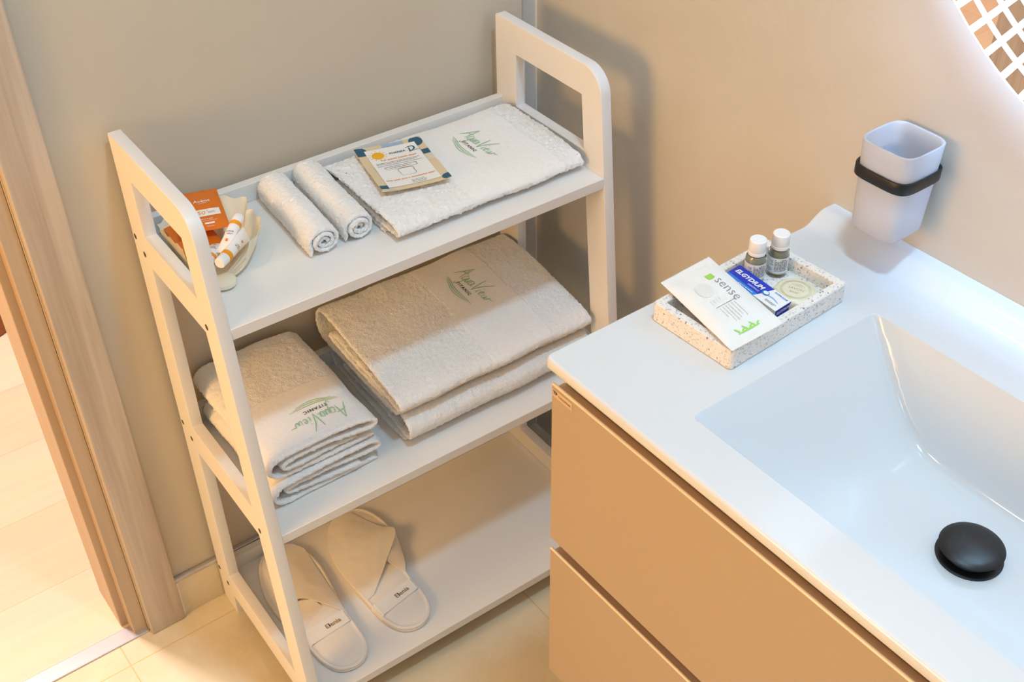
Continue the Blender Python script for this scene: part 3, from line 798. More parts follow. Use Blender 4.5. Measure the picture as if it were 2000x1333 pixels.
def sachet(P, thick, m_body, prints, name, label, frame, zig=0.0, cat='sachet', group=None, n=24, puff=None, seed=0, mroot=False):
    """pillow packet; P four 3-D corners back-left, back-right, front-right, front-left"""
    P = [np.array(q, float) for q in P]
    def S(u, v, side):
        c = (P[0] * (1 - u) + P[1] * u) * (1 - v) + (P[3] * (1 - u) + P[2] * u) * v
        e = max(0.0, min(u, 1 - u, v * 1.0 - 0.06, 1 - v - 0.06)); k = math.sin(min(1, e / 0.25) * PI / 2) ** .8
        k = k * (puff(u, v) if puff else 1.0)
        nn = np.cross(P[1] - P[0], P[0] - P[3]); nn = nn / np.linalg.norm(nn)
        wr = 0.0006 * noise.noise(Vector((u * 5, v * 7, seed)))
        return c + nn * (side * (thick / 2 * k + 0.0003) + wr)
    top = []; bot = []
    for i in range(n + 1):
        for j in range(n + 1):
            u, v = i / n, j / n; vv = v
            top.append(S(u, vv, 1)); bot.append(S(u, vv, -1))
    g = G(); k = len(top); N1 = n + 1
    g.add(top + bot, [tuple(reversed(f)) for f in grid_faces(N1, N1)] + grid_faces(N1, N1, base=k))
    for a in range(n):
        g.f += [(a * N1, (a + 1) * N1, (a + 1) * N1 + k, a * N1 + k), (a * N1 + n, a * N1 + n + k, (a + 1) * N1 + n + k, (a + 1) * N1 + n), (a, a + k, a + 1 + k, a + 1), (n * N1 + a, n * N1 + a + 1, n * N1 + a + 1 + k, n * N1 + a + k)]
    if zig:
        d = (P[0] - P[3]); d = d / np.linalg.norm(d); ex = P[1] - P[0]; L = np.linalg.norm(ex); t = int(L / zig)
        for row, sgn, A, B_ in ((0, 1, P[0], P[1]), (1, -1, P[3], P[2])):
            for q in range(t):
                a = A + (B_ - A) * q / t; b = A + (B_ - A) * (q + 1) / t; c = (a + b) / 2 + d * sgn * zig * .7
                up = np.array([0, 0, 0.0003]); g.add([a + up, b + up, c + up, a - up, b - up, c - up], [(0, 1, 2), (5, 4, 3), (0, 2, 5, 3), (1, 4, 5, 2)])
    W = np.linalg.norm(P[1] - P[0]); Hh = np.linalg.norm(P[0] - P[3])
    def put(V, F, lift=0.0004):
        q = G(); q.add([S(x / W + .5, .5 - y / Hh, 1) + np.array([0, 0, lift]) for (x, y) in V], F); q.smooth = False; return q
    sub = [(nm, put(*vf, lift=lf), mm) for (nm, vf, mm, lf) in prints(W, Hh)] if prints else []
    parts = [('packet', g, m_body)] + sub
    return thing(name, parts, label, cat, frame, group, mesh_root=mroot)

def fine2d(x0, x1, y0, y1, m=6):
    V = [(x0 + (x1 - x0) * i / m, y0 + (y1 - y0) * j / m) for i in range(m + 1) for j in range(m + 1)]
    return V, grid_faces(m + 1, m + 1)
def pr_orange(W, H):
    return [('brand_print', tx('Avène', 0.009, W * .06, H * .20, W * .38, bold=0.0001), PAPER, 0.0005),
            ('small_print', merge2d(text_lines2d(W * -.02, H * .14, W * .2, 1, 1, 0.0007, 1), text_lines2d(-W * .1, -H * .26, W * .4, 1, .01, 0.0011, 2), text_lines2d(-W * .1, -H * .30, W * .5, 1, .01, 0.0006, 2), fine2d(W * .02, W * .22, -H * .375, -H * .34, 2), text_lines2d(W * .05, -H * .42, W * .2, 1, .01, 0.0006, 2)), PAPER, 0.0005),
            ('white_band_print', fine2d(-W * .30, W * .40, -H * .19, -H * .02, 6), PAPER, 0.0006),
            ('number_print', merge2d(tx('50', 0.010, 0.0, -H * .105, W * .16), tx('+', 0.005, W * .13, -H * .07)), ORANGE2, 0.0010),
            ('band_small_print', merge2d(text_lines2d(W * .14, -H * .10, W * .16, 2, .0022, 0.0006, 3)), GREYP, 0.0010)]
sachet([(-0.5500, -0.0175, S1 + 0.050), (-0.4930, -0.0175, S1 + 0.0405), (-0.5170, -0.1130, S1 + 0.0390), (-0.5790, -0.0980, S1 + 0.0420)], 0.004, ORANGE, pr_orange, 'sun_cream_sachet',
       'orange sun cream sachet with a white band leaning in the shell dish, topmost', RACK_M, group='orange sachets')
sachet([(-0.584, -0.050, S1 + 0.0280), (-0.530, -0.040, S1 + 0.0265), (-0.532, -0.128, S1 + 0.0225), (-0.586, -0.122, S1 + 0.0260)], 0.003, ORANGE, None, 'sun_cream_sachet',
       'plain orange sachet lying beneath the other orange sachet in the shell dish', RACK_M, 0.0, 'sachet', 'orange sachets')

def tube_thing(capend, tail, label, r=0.0078, zc=0.0, flip=False, roll=0.0):
    """small cream tube: round cap, orange band, body flattening to a crimp"""
    A = Vector(capend); B = Vector(tail); d = (B - A); L = d.length; d.normalize()
    side = d.cross(Vector((0, 0, 1))).normalized(); up = side.cross(d).normalized()
    if roll:
        Mr = Matrix.Rotation(roll, 3, d); side = Mr @ side; up = Mr @ up
    def rings(lst, seg=28):
        V = []
        for (t, a, b) in lst:
            for k in range(seg):
                q = 2 * PI * k / seg; V.append(A + d * (t * L) + side * (a * math.cos(q)) + up * (b * math.sin(q)))
        g = G(); g.add(V, grid_faces(len(lst), seg, wrap_m=True)); g.f += [tuple(range(seg)), tuple(reversed(range((len(lst) - 1) * seg, len(lst) * seg)))]
        return g
    cap = rings([(0, r * .84, r * .84), (0.015, r * .92, r * .92), (0.19, r * .97, r * .97), (0.20, r * .93, r * .93)])
    bandg = rings([(0.20, r * 1.0, r * 1.0), (0.30, r, r)])
    body = rings([(0.30, r, r), (0.45, r * 1.03, r * .93), (0.65, r * 1.12, r * .68), (0.85, r * 1.25, r * .30), (0.94, r * 1.3, r * .10), (1.0, r * 1.3, r * .08)])
    V, F = merge2d(tx('Avène', 0.0045, 0, 0, 0.010), text_lines2d(-0.005, -0.0035, 0.010, 2, 0.0014, 0.0006, 5))
    pr = G(); o = A + d * (L * .50) + up * (r * .93)
    pr.add([o + d * (q[1] * -1) + side * q[0] + up * 0.0003 - up * (max(0, q[1] * -1) * .25) - up * (q[0] ** 2 / (2 * r)) for q in V], F); pr.smooth = False
    sq = G(); o2 = A + d * (L * .72) + up * (r * .60)
    sq.add([o2 + d * a + side * b + up * (0.0009 - a * 0.45 * 1) for a, b in ((-.0016, -.0016), (.0016, -.0016), (.0016, .0016), (-.0016, .0016))], [(0, 1, 2, 3)])
    return thing('cream_tube', [('cap', cap, WPLAST), ('body', body, WPLAST, [('name_print', pr, BROWN), ('square_print', sq, ORANGE)]), ('orange_band', bandg, ORANGE2)], label, 'tube', RACK_M, 'small cream tubes')
tube_thing((-0.499, -0.101, S1 + 0.0405), (-0.545, -0.146, S1 + 0.0270), 'small white tube with cap towards the wall, lying across the sachet corner')
tube_thing((-0.560, -0.169, S1 + 0.0300), (-0.503, -0.128, S1 + 0.0300), 'small white tube with cap at the narrow end of the shell dish, frontmost', roll=1.25)
tube_thing((-0.569, -0.149, S1 + 0.0230), (-0.536, -0.112, S1 + 0.0220), 'small white tube half hidden behind the frontmost tube in the shell dish')

# ------------------------------------------------------------------ slippers
def slipper(outline, mode, bandq, label, txt_ang):
    P = catmull(outline, n=8, closed=True); n = len(P); c = P.mean(0)
    # smooth radius insets
    T = np.roll(P, -1, 0) - np.roll(P, 1, 0); T /= np.linalg.norm(T, axis=1)[:, None]; Nn = np.c_[-T[:, 1], T[:, 0]]
    ar = sum(P[i - 1][0] * P[i][1] - P[i][0] * P[i - 1][1] for i in range(n)); sg = 1 if ar > 0 else -1
    Nn *= sg      # inward
    def shell(rings, close_mode):
        V = []
        for (ins, z) in rings:
            for i in range(n): q = P[i] + Nn[i] * ins; V.append((q[0], q[1], S3 + z))
        g = G(); F = grid_faces(len(rings), n, wrap_m=True); g.add(V, F if sg < 0 else [tuple(reversed(f)) for f in F])
        k = len(g.v); q = rings[-1][1]; g.v.append((c[0], c[1], S3 + q)); b = (len(rings) - 1) * n
        for i in range(n): g.f.append((b + i, b + (i + 1) % n, k) if sg > 0 else (b + (i + 1) % n, b + i, k))
        k = len(g.v); g.v.append((c[0], c[1], S3 + rings[0][1]))
        for i in range(n): g.f.append(((i + 1) % n, i, k) if sg > 0 else (i, (i + 1) % n, k))
        return g
    sole = shell([(0.004, 0.0004), (0.0012, 0.0010), (0.0, 0.0030), (0.0, 0.0052), (0.0016, 0.0062), (0.006, 0.0064)], 0)
    ins = shell([(0.003, 0.0064), (0.0008, 0.0072), (0.0, 0.0090), (0.0010, 0.0110), (0.0030, 0.0119), (0.0052, 0.0112), (0.0068, 0.0106), (0.0095, 0.0113), (0.016, 0.0124), (0.028, 0.0128)], 0)
    parts = [('sole', sole, FOAM), ('insole', ins, SLIP)]
    # upper
    def sheet(A, B, HA, HB, bulge, m=26, th=0.0016, nm='upper'):
        """loft between curves A and B (3-D ends heights) with a bulge"""
        A = catmull(A, n=10); B = catmull(B, n=10); k = min(len(A), len(B))
        ia = np.linspace(0, len(A) - 1, k); A = np.array([A[int(round(t))] for t in ia]); ib = np.linspace(0, len(B) - 1, k); B = np.array([B[int(round(t))] for t in ib])
        V = []; 
        for i in range(k):
            t = i / (k - 1)
            for j in range(m):
                s = j / (m - 1); q = A[i] * (1 - s) + B[i] * s
                z = HA(t) * (1 - s) + HB(t) * s + bulge(t, s)
                z += 0.0008 * noise.noise(Vector((q[0] * 60, q[1] * 60, 3)))
                V.append((q[0], q[1], S3 + z))
        g = G(); kk = len(V); Bv = [(q[0], q[1], q[2] - th) for q in V]
        g.add(V + Bv, grid_faces(k, m) + [tuple(reversed(f)) for f in grid_faces(k, m, base=kk)])
        for i in range(k - 1):
            g.f += [(i * m, (i + 1) * m, (i + 1) * m + kk, i * m + kk)[::-1], (i * m + m - 1, i * m + m - 1 + kk, (i + 1) * m + m - 1 + kk, (i + 1) * m + m - 1)[::-1]]
        for j in range(m - 1):
            a = (k - 1) * m; g.f += [(j, j + kk, j + 1 + kk, j + 1)[::-1], (a + j, a + j + 1, a + j + 1 + kk, a + j + kk)[::-1]]
        return g
    if mode == 'R':
        A = [(-0.404, -0.0215), (-0.4265, -0.045), (-0.4440, -0.085), (-0.4500, -0.130), (-0.4490, -0.175), (-0.4455, -0.213)]
        B = [(-0.372, -0.028), (-0.360, -0.058), (-0.347, -0.092), (-0.334, -0.121), (-0.378, -0.164), (-0.432, -0.2115)]
        up = sheet(A, B, lambda t: 0.0122, lambda t: 0.0145 + 0.011 * math.exp(-((t - .62) / .22) ** 2), lambda t, s: 0.006 * math.sin(PI * s) * math.sin(PI * min(1, t + .1)))
        A2 = [(-0.3345, -0.122), (-0.357, -0.142), (-0.378, -0.166)]; B2 = [(-0.341, -0.150), (-0.352, -0.180), (-0.364, -0.199)]
        fl = sheet(A2, B2, lambda t: 0.0225 - 0.003 * t, lambda t: 0.0125, lambda t, s: -0.001 * math.sin(PI * s), m=14)
        parts += [('upper', up, SLIP, [('folded_flap', fl, SLIP)])]
    else:
        A = [(-0.5520, -0.045), (-0.535, -0.026), (-0.512, -0.020), (-0.490, -0.030), (-0.476, -0.052)]
        B = [(-0.5735, -0.165), (-0.556, -0.155), (-0.534, -0.150), (-0.509, -0.178), (-0.4850, -0.214)]
        up = sheet(A, B, lambda t: 0.0125, lambda t: 0.0135 + 0.0055 * math.sin(PI * t) ** .8, lambda t, s: 0.0035 * math.sin(PI * t) * math.sin(PI * s * .9), m=36)
        A2 = [(-0.5745, -0.150), (-0.548, -0.147), (-0.518, -0.162)]; B2 = [(-0.5700, -0.218), (-0.551, -0.202), (-0.511, -0.182)]
        fl = sheet(A2, B2, lambda t: 0.0135 + .004 * t, lambda t: 0.0128, lambda t, s: 0.001 * math.sin(PI * s), m=14)
        parts += [('upper', up, SLIP, [('folded_flap', fl, SLIP)])]
    # paper band
    Q = [np.array(q, float) for q in bandq]   # back-left, back-right, front-right, front-left
    m = 14; V = []
    for i in range(m + 1):
        s = i / m
        for j in range(4):
            t = j / 3; q = (Q[0] * (1 - s) + Q[1] * s) * (1 - t) + (Q[3] * (1 - s) + Q[2] * s) * t
            e = min(s, 1 - s); z = 0.0139 if e > 0.05 else (0.0128 if e > 0.01 else 0.0045)
            V.append((q[0], q[1], S3 + z))
    g = G(); g.add(V, grid_faces(m + 1, 4)); k = len(V); g.add([(q[0], q[1], q[2] - 0.0003) for q in V], [tuple(reversed(f)) for f in grid_faces(m + 1, 4)])
    mid = (Q[0] + Q[1] + Q[2] + Q[3]) / 4; ex = (Q[1] - Q[0]); ex /= np.linalg.norm(ex); ey = np.array([-ex[1], ex[0]])
    def P3(V, F, lift): return plane_map(G(), V, F, (mid[0] + ex[0] * 0.012, mid[1] + ex[1] * 0.012, S3 + 0.0139), (*ex, 0), (*ey, 0), lift)
    V1 = tx('Elenia', 0.010, 0, 0, 0.027, bold=0.0002)
    V2 = tx('l', 0.0095, -0.0069, 0.0003, bold=0.0004)
    parts.append(('paper_band', g, PAPER, [('lettering', P3(*V1, 0.0004), GOLD), ('blue_letter', P3(*V2, 0.0004), SLATE)]))
    thing('slipper', parts, label, 'slipper', RACK_M, 'white slippers on the bottom shelf')
RO = [(-0.376, -0.0165), (-0.404, -0.0225), (-0.427, -0.046), (-0.4445, -0.085), (-0.4505, -0.130), (-0.4495, -0.175), (-0.447, -0.225), (-0.444, -0.262), (-0.431, -0.292), (-0.408, -0.305), (-0.383, -0.300), (-0.3655, -0.277), (-0.3605, -0.245), (-0.3610, -0.209), (-0.3550, -0.180), (-0.3400, -0.135), (-0.3320, -0.100), (-0.3340, -0.066), (-0.3480, -0.031)]
LO = [(-0.520, -0.0180), (-0.497, -0.0250), (-0.477, -0.052), (-0.470, -0.095), (-0.4745, -0.145), (-0.4820, -0.195), (-0.4835, -0.245), (-0.4870, -0.283), (-0.503, -0.306), (-0.527, -0.311), (-0.550, -0.300), (-0.563, -0.272), (-0.5675, -0.235), (-0.5740, -0.190), (-0.5790, -0.145), (-0.5770, -0.100), (-0.5620, -0.052), (-0.543, -0.025)]
slipper(RO, 'R', [(-0.4475, -0.2285), (-0.3605, -0.2150), (-0.3600, -0.2410), (-0.4455, -0.2575)], 'white slipper on the right of the pair with a fold lifted at its side', 0)
slipper(LO, 'L', [(-0.5700, -0.2100), (-0.4825, -0.2060), (-0.4830, -0.2330), (-0.5665, -0.2400)], 'white slipper on the left of the pair beside the rack leg', 0)

# ------------------------------------------------------------------ vanity
YC0, YC1, ZC, XF = -0.601, -1.429, 0.8066, -0.46
CARB = 0.0
def counter():
    by0, by1, bx0, bx1, dep = -0.770, -1.260, -0.402, -0.120, 0.1192
    def sstep(t): t = min(1, max(0, t)); return math.sin(t * PI / 2)
    def top(x, y):
        z = ZC
        # lip along the wall
        if x > -0.052:
            t = min(1, (x + 0.052) / 0.036); z = ZC + 0.0145 * t * t * (3 - 2 * t)
        # basin
        dl = (by0 - y); dr = (y - by1); df = (x - bx0); db = (bx1 - x)
        if min(dl, dr, df, db) > 0:
            hl = dep * sstep(dl / 0.165); hr = dep * sstep(dr / 0.165)
            hb = dep * sstep(db / 0.052) * 1.02; hf = dep * sstep(df / 0.045) * 1.02
            hs = [hl, hr, hb, hf, dep]
            k = 0.0070; mval = min(hs); z0 = mval - k * math.log(sum(math.exp(-(h - mval) / k) for h in hs))
            z -= max(0.0, z0)
        # rounded outer edges
        e = min(x - XF, YC0 - y, y - YC1); R = 0.0045
        if e < R: z -= R - math.sqrt(max(0, R * R - (R - e) ** 2))
        return z
    def axis(a, b, dense, base=0.004):
        L = set(np.round(np.linspace(a, b, int(abs(b - a) / base) + 1), 5))
        for (c, r, s) in dense:
            L |= set(np.round(np.arange(c - r, c + r, s), 5))
        L = sorted(v for v in L if min(a, b) - 1e-9 <= v <= max(a, b) + 1e-9)
        out = [L[0]]
        for v in L[1:]:
            if v - out[-1] > 0.0004: out.append(v)
        return out
    xs = axis(XF, -0.0002, [(XF, 0.006, 0.0009), (bx0, 0.006, 0.001), (bx1, 0.006, 0.001), (-0.03, 0.03, 0.003)])
    ys = axis(YC1, YC0, [(YC1, 0.006, 0.0009), (YC0, 0.006, 0.0009), (by0, 0.006, 0.001), (by1, 0.006, 0.001)])
    nx, ny = len(xs), len(ys); V = []
    for x in xs:
        for y in ys:
            # gently rounded front corner in plan
            V.append([x, y, top(x, y)])
    R = 0.010
    for q in V:
        for (cy, sy) in ((YC0, -1), (YC1, 1)):
            cxx, cyy = XF + R, cy + sy * R
            if q[0] < cxx and (q[1] - cyy) * sy < 0:
                dx, dy = q[0] - cxx, q[1] - cyy; m = max(abs(dx), abs(dy)); l = math.hypot(dx, dy)
                if l > 0: q[0] = cxx + dx * m / l; q[1] = cyy + dy * m / l
    g = G(); F = [tuple(f) for f in grid_faces(nx, ny)]
    g.add(V, F)
    # skirt down to the underside and a closed underside
    edge = [i * ny for i in range(nx)] + [(nx - 1) * ny + j for j in range(1, ny)] + [i * ny + ny - 1 for i in range(nx - 2, -1, -1)] + [j for j in range(ny - 2, 0, -1)]
    prev = edge; n = len(edge); cen = (-0.23, -1.0)
    for (ins, z) in ((0.0, ZC - 0.0105), (0.0012, ZC - 0.0140), (0.0045, ZC - 0.0155), (0.022, ZC - 0.0158)):
        cur = []
        for e in edge:
            x, y, _ = V[e]; 
            x2 = max(x, XF + ins) if x < -0.2 else x; y2 = min(max(y, YC1 + ins), YC0 - ins)
            cur.append(len(g.v)); g.v.append((x2, y2, z))
        for i in range(n): g.f.append((prev[i], prev[(i + 1) % n], cur[(i + 1) % n], cur[i])[::-1])
        prev = cur
    k0 = len(g.v)
    for (x, y, z) in V:
        x2 = max(x, XF + 0.022) if x < -0.2 else x; y2 = min(max(y, YC1 + 0.022), YC0 - 0.022)
        g.v.append((x2, y2, min(ZC - 0.0158, z - 0.012)))
    g.f += [tuple(reversed([k0 + i for i in f])) for f in F]
    for i in range(n): g.f.append((prev[i], prev[(i + 1) % n], k0 + edge[(i + 1) % n], k0 + edge[i])[::-1])
    return g
# drain stopper: flared black cap over a dark collar
DX, DY, DZ = -0.236, -1.010, ZC - 0.1088
col = lathe([(0.0, DZ + 0.0003), (0.0335, DZ + 0.0003), (0.0335, DZ + 0.0012), (0.030, DZ + 0.0022), (0.024, DZ + 0.0030), (0.020, DZ + 0.010), (0.0, DZ + 0.010)], 56, DX, DY, close=False)
capg = lathe([(0.0, DZ + 0.0085), (0.020, DZ + 0.0085), (0.0300, DZ + 0.0115), (0.0322, DZ + 0.0130), (0.0326, DZ + 0.0140), (0.0318, DZ + 0.0150), (0.0250, DZ + 0.0172), (0.0140, DZ + 0.0190), (0.0, DZ + 0.0196)], 64, DX, DY, close=False)
thing('washbasin', [('basin_slab', counter(), CERAMIC), ('drain_stopper', capg, BLACK, [('collar', col, BLACK)], 'black mushroom drain stopper')],
      'glossy white ceramic washbasin with integrated countertop and black drain', 'washbasin')

# cabinet
def drawer_front(z0, z1, y0, y1):
    """front panel with a thin finger-pull lip behind a trough"""
    g = G(); x = -0.4495
    g.box(x, x + 0.0028, y0, y1, z1 - 0.020, z1)                    # lip
    g.box(x, x + 0.0180, y0, y1, z0, z1 - 0.020)                    # panel
    return g
Y0, Y1 = -0.6035, -1.4265
cg = G(); cg.box(-0.4300, -0.002, Y1, Y1 + 0.016, 0.242, 0.7905); cg.box(-0.4300, -0.002, Y1 + 0.016, -0.6190, 0.242, 0.258); cg.box(-0.018, -0.002, Y1 + 0.016, -0.6190, 0.258, 0.7905)
parts = [('carcass', cg, LACQ, [('side_panel', G().box(-0.4300, -0.002, -0.6190, -0.6035, 0.242, 0.7905), LACQ), ('inner_rail', G().box(-0.4312, -0.4180, Y1 + 0.016, -0.6200, 0.7460, 0.7900), CARC), ('inner_rail', G().box(-0.4312, -0.4180, Y1 + 0.016, -0.6200, 0.4750, 0.5200), LACQ)])]
def drawer(z0, z1, extra=None):
    g = drawer_front(z0, z1, Y1, Y0)
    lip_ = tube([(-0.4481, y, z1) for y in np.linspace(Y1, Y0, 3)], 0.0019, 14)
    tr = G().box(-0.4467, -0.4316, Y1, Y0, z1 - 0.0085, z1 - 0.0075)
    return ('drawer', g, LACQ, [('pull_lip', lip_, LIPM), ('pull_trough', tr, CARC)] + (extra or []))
def onfront(V, F, y, z, lift):
    return plane_map(G(), V, F, (-0.4495, y, z), (0, -1, 0), (0, 0, 1), lift)
stk = onfront(*rects2d([(0, 0, 0.034, 0.011)]), -0.6215, 0.7515, 0.0003)
stt = onfront(*merge2d(tx('TAGOPINER', 0.0045, 0.0045, -0.0005, 0.0215)), -0.6215, 0.7515, 0.0007)
stb = onfront(*merge2d(tx('TP', 0.0060, -0.0118, 0.0008, 0.0075, bold=0.0002)), -0.6215, 0.7515, 0.0007)
parts.append(drawer(0.5105, 0.7615, [('sticker', stk, mat('clear_sticker', (214, 188, 152), 0.3)), ('sticker_lettering', stt, BROWN), ('sticker_initials', stb, NAVY)]))
parts.append(drawer(0.2400, 0.4895))
thing('vanity_cabinet', parts, 'champagne wall-hung vanity cabinet with two drawers under the white basin', 'cabinet')

# ------------------------------------------------------------------ tray with toiletries
TR = Matrix.Translation((-0.2285, -0.6805, ZC)) @ Matrix.Rotation(math.radians(2.6), 4, 'Z')
def tray():
    wx, wy, t, h, fl = 0.095, 0.0585, 0.0105, 0.0255, 0.0075
    def rr(hx, hy, r, k=6):
        out = []
        for (sx, sy, a0) in ((1, 1, 0), (-1, 1, 90), (-1, -1, 180), (1, -1, 270)):
            for i in range(k + 1):
                a = math.radians(a0 + 90 * i / k); out.append((sx * (hx - r) + r * math.cos(a), sy * (hy - r) + r * math.sin(a)))
        return out
    rings = [(rr(wx - .0015, wy - .0015, .004), 0.0), (rr(wx, wy, .0045), 0.0015), (rr(wx, wy, .0045), h - .001), (rr(wx - .0008, wy - .0008, .004), h),
             (rr(wx - t + .0008, wy - t + .0008, .0035), h), (rr(wx - t, wy - t, .003), h - .001), (rr(wx - t, wy - t, .003), fl + .001), (rr(wx - t - .001, wy - t - .001, .003), fl)]
    n = len(rings[0][0]); V = [(q[0], q[1], z) for (R, z) in rings for q in R]
    g = G(); g.add(V, [tuple(reversed(f)) for f in grid_faces(len(rings), n, wrap_m=True)])
    g.f += [tuple(reversed(range(n))), tuple(range((len(rings) - 1) * n, len(rings) * n))]
    return g
thing('amenity_tray', [('amenity_tray', tray(), TERRAZ)], 'rectangular speckled white terrazzo tray on the basin countertop', 'tray', TR, mesh_root=True)
TRI = TR.inverted()
FLZ = 0.0078
def tl(x, y):
    q = TRI @ Vector((x, y, ZC)); return q.x, q.y

def bottle(x, y, rot, label):
    z = FLZ; R = 0.0119
    prof = [(0.0, z), (R * .90, z), (R, z + .0014), (R, z + .0300), (R * .97, z + .0325), (R * .80, z + .0360), (R * .62, z + .0375)]
    inner = [(R * .60, z + .0372), (R * .76, z + .0350), (R * .90, z + .0315), (R * .90, z + .0030), (0.0, z + .0025)]
    body = lathe(prof + inner, 48, x, y, close=False)
    liq = lathe([(0.0, z + .0029), (R * .885, z + .0034), (R * .885, z + .0312), (R * .75, z + .0340), (0.0, z + .0341)], 40, x, y, close=False)
    cr = R * .87; cap = []; zz = z + .0365
    segs = 60; V = []; L = [(cr * .99, 0), (cr, .0004), (cr * .99, .0038), (cr * .95, .0040), (cr * .985, .0044), (cr * .96, .0165), (cr * .93, .0180), (cr * .86, .0187), (0.0001, .0187)]
    capg = lathe([(0.0001, zz)] + [(r_, zz + h) for r_, h in L], segs, x, y, close=False)
    for i, q in enumerate(capg.v):
        k = i // segs
        if 5 <= k <= 6 and (i % 2): dx, dy = q[0] - x, q[1] - y; capg.v[i] = (x + dx * .975, y + dy * .975, q[2])
    # wrap-around label
    def wrap(V, F, lift):
        g = G(); g.add([(x + (R + lift) * math.cos(rot + q[0] / R), y + (R + lift) * math.sin(rot + q[0] / R), z + .0165 + q[1]) for q in V], F); return g
    lab = wrap(*fine2d(-0.0300, 0.0300, -0.0105, 0.0105, 40), 0.00025)
    V, F = merge2d(text_lines2d(-0.0040, 0.0078, 0.0125, 1, 1, 0.0011, 8, .1), text_lines2d(-0.0040, 0.0056, 0.0165, 8, 0.0017, 0.0008, 9, .12))
    pr = wrap(V, F, 0.00045)
    V, F = merge2d(tx('ng', 0.0055, -0.0085, 0.0050, 0.0045), text_lines2d(-0.0140, -0.0040, 0.0080, 3, 0.0017, 0.0008, 10), rects2d([(-0.0075, 0.0010, 0.0042, 0.0011)]))
    pr2 = wrap(V, F, 0.00045)
    thing('mini_bottle', [('glass_body', body, BOTTLE), ('liquid', liq, LIQ), ('cap', capg, WPLAST), ('label', lab, LABELM, [('small_print', pr, NAVY), ('side_print', pr2, GREYP)])], label, 'bottle', TR, 'mini toiletry bottles')
bx, by = tl(-0.1590, -0.6555); bottle(bx, by, math.radians(222), 'small capped bottle standing in the tray nearest the wall')
bx, by = tl(-0.1890, -0.6480); bottle(bx, by, math.radians(232), 'small capped bottle standing directly behind the blue toothpaste box')

# toothpaste box : long axis u, thickness h, lying on the tray floor leaning on its rim
def toothbox():
    # corners on top face (world)
    a = np.array([-0.2280, -0.6380, ZC + .0256]); b = np.array([-0.2010, -0.6360, ZC + .0256]); c = np.array([-0.2065, -0.7195, ZC + .0256]); d = np.array([-0.2335, -0.7215, ZC + .0256])
    top = [np.array(TRI @ Vector(q)) for q in (a, b, c, d)]
    dn = np.array([0, 0, -0.0176])
    bot = [q + dn + np.array([0, 0, 0.0]) for q in top]
    g = G(); g.add(top + bot, [(3, 2, 1, 0), (4, 5, 6, 7), (0, 1, 5, 4), (1, 2, 6, 5), (2, 3, 7, 6), (3, 0, 4, 7)]); g.smooth = False
    O = (top[0] + top[1] + top[2] + top[3]) / 4
    u = ((top[2] + top[3]) - (top[0] + top[1])) / 2; L = np.linalg.norm(u); u /= L      # reading direction: back -> front
    v = ((top[1] + top[2]) - (top[0] + top[3])) / 2; Wd = np.linalg.norm(v); v /= Wd
    def P(V, F, lift): return plane_map(G(), V, F, O, u, v, lift)
    q1 = P([(-L / 2, -Wd * .30), (L * .19, -Wd * .30), (L * .155, Wd / 2), (-L / 2, Wd / 2)][0:0] or [(-L / 2, -Wd * .22), (L * .10, -Wd * .30), (L * .19, Wd * .5), (-L / 2, Wd * .5)], [(0, 1, 2, 3)], 0.0002)
    q2 = P([(-L / 2, -Wd * .5), (L * .07, -Wd * .5), (L * .10, -Wd * .30), (-L / 2, -Wd * .22)], [(0, 1, 2, 3)], 0.0002)
    t1_ = P(*merge2d(tx('ELGYDIUM', 0.009, -L * .18, Wd * .14, L * .54, shear=0.25, bold=0.00035)), 0.0005)
    t2_ = P(*merge2d(tx('DENTIFRICE', 0.003, -L * .03, -Wd * .14, L * .21, shear=0.2), text_lines2d(-L * .25, -Wd * .40, L * .3, 1, 1, 0.0009, 4)), 0.0005)
    t3 = P(*merge2d(tx('ANTIPLAQUE', 0.004, L * .35, Wd * .37, L * .24, shear=0.2, bold=0.0001)), 0.0005)
    ov = P(*disc2d(L * .16, Wd * .02, 0.0052, 0.0040), 0.0007); ov2 = P(*disc2d(L * .165, Wd * .03, 0.0036, 0.0027), 0.0010)
    sw = P(*[(lambda s: (s[0], s[1]))(strokes2d([[(L * .20, -Wd * .02), (L * .30, Wd * .02), (L * .42, -Wd * .08)]], 0.0016))][0], 0.0004)
    gp = P(*merge2d(text_lines2d(L * .24, -Wd * .24, L * .2, 2, 0.0018, 0.0007, 14), ), 0.0004)
    # end face (front)
    Oe = (top[2] + top[3] + bot[2] + bot[3]) / 4; ve = -(top[3] - top[2]); ve = (top[2] - top[3]); We = np.linalg.norm(ve); ve /= We
    def E(V, F, lift): return plane_map(G(), V, F, Oe, ve, (0, 0, 1), lift)
    e1 = E(*rects2d([(0, 0.0038, We, 0.0098)]), 0.0002); e2 = E(*rects2d([(0, -0.0049, We, 0.0076)]), 0.0002)
    e3 = E(*merge2d(tx('ELGYDIUM', 0.005, 0, 0.0040, We * .84, shear=0.25, bold=0.0002), text_lines2d(-We * .4, -0.0022, We * .8, 1, 1, 0.0007, 3)), 0.0005)
    thing('toothpaste_box', [('carton', g, CARDW, [('blue_panel', q1, BLUE), ('cyan_stripe', q2, CYAN), ('brand_lettering', t1_, PAPER), ('small_lettering', t2_, PAPER), ('blue_lettering', t3, CYAN), ('tooth_emblem', ov, CYAN), ('tooth_highlight', ov2, PAPER), ('swoosh_print', sw, LCYAN), ('grey_print', gp, GREYP),
          ('end_panel', e1, BLUE), ('end_stripe', e2, CYAN), ('end_lettering', e3, PAPER)])], 'small blue and white toothpaste carton lying in the terrazzo tray', 'box', TR)
toothbox()

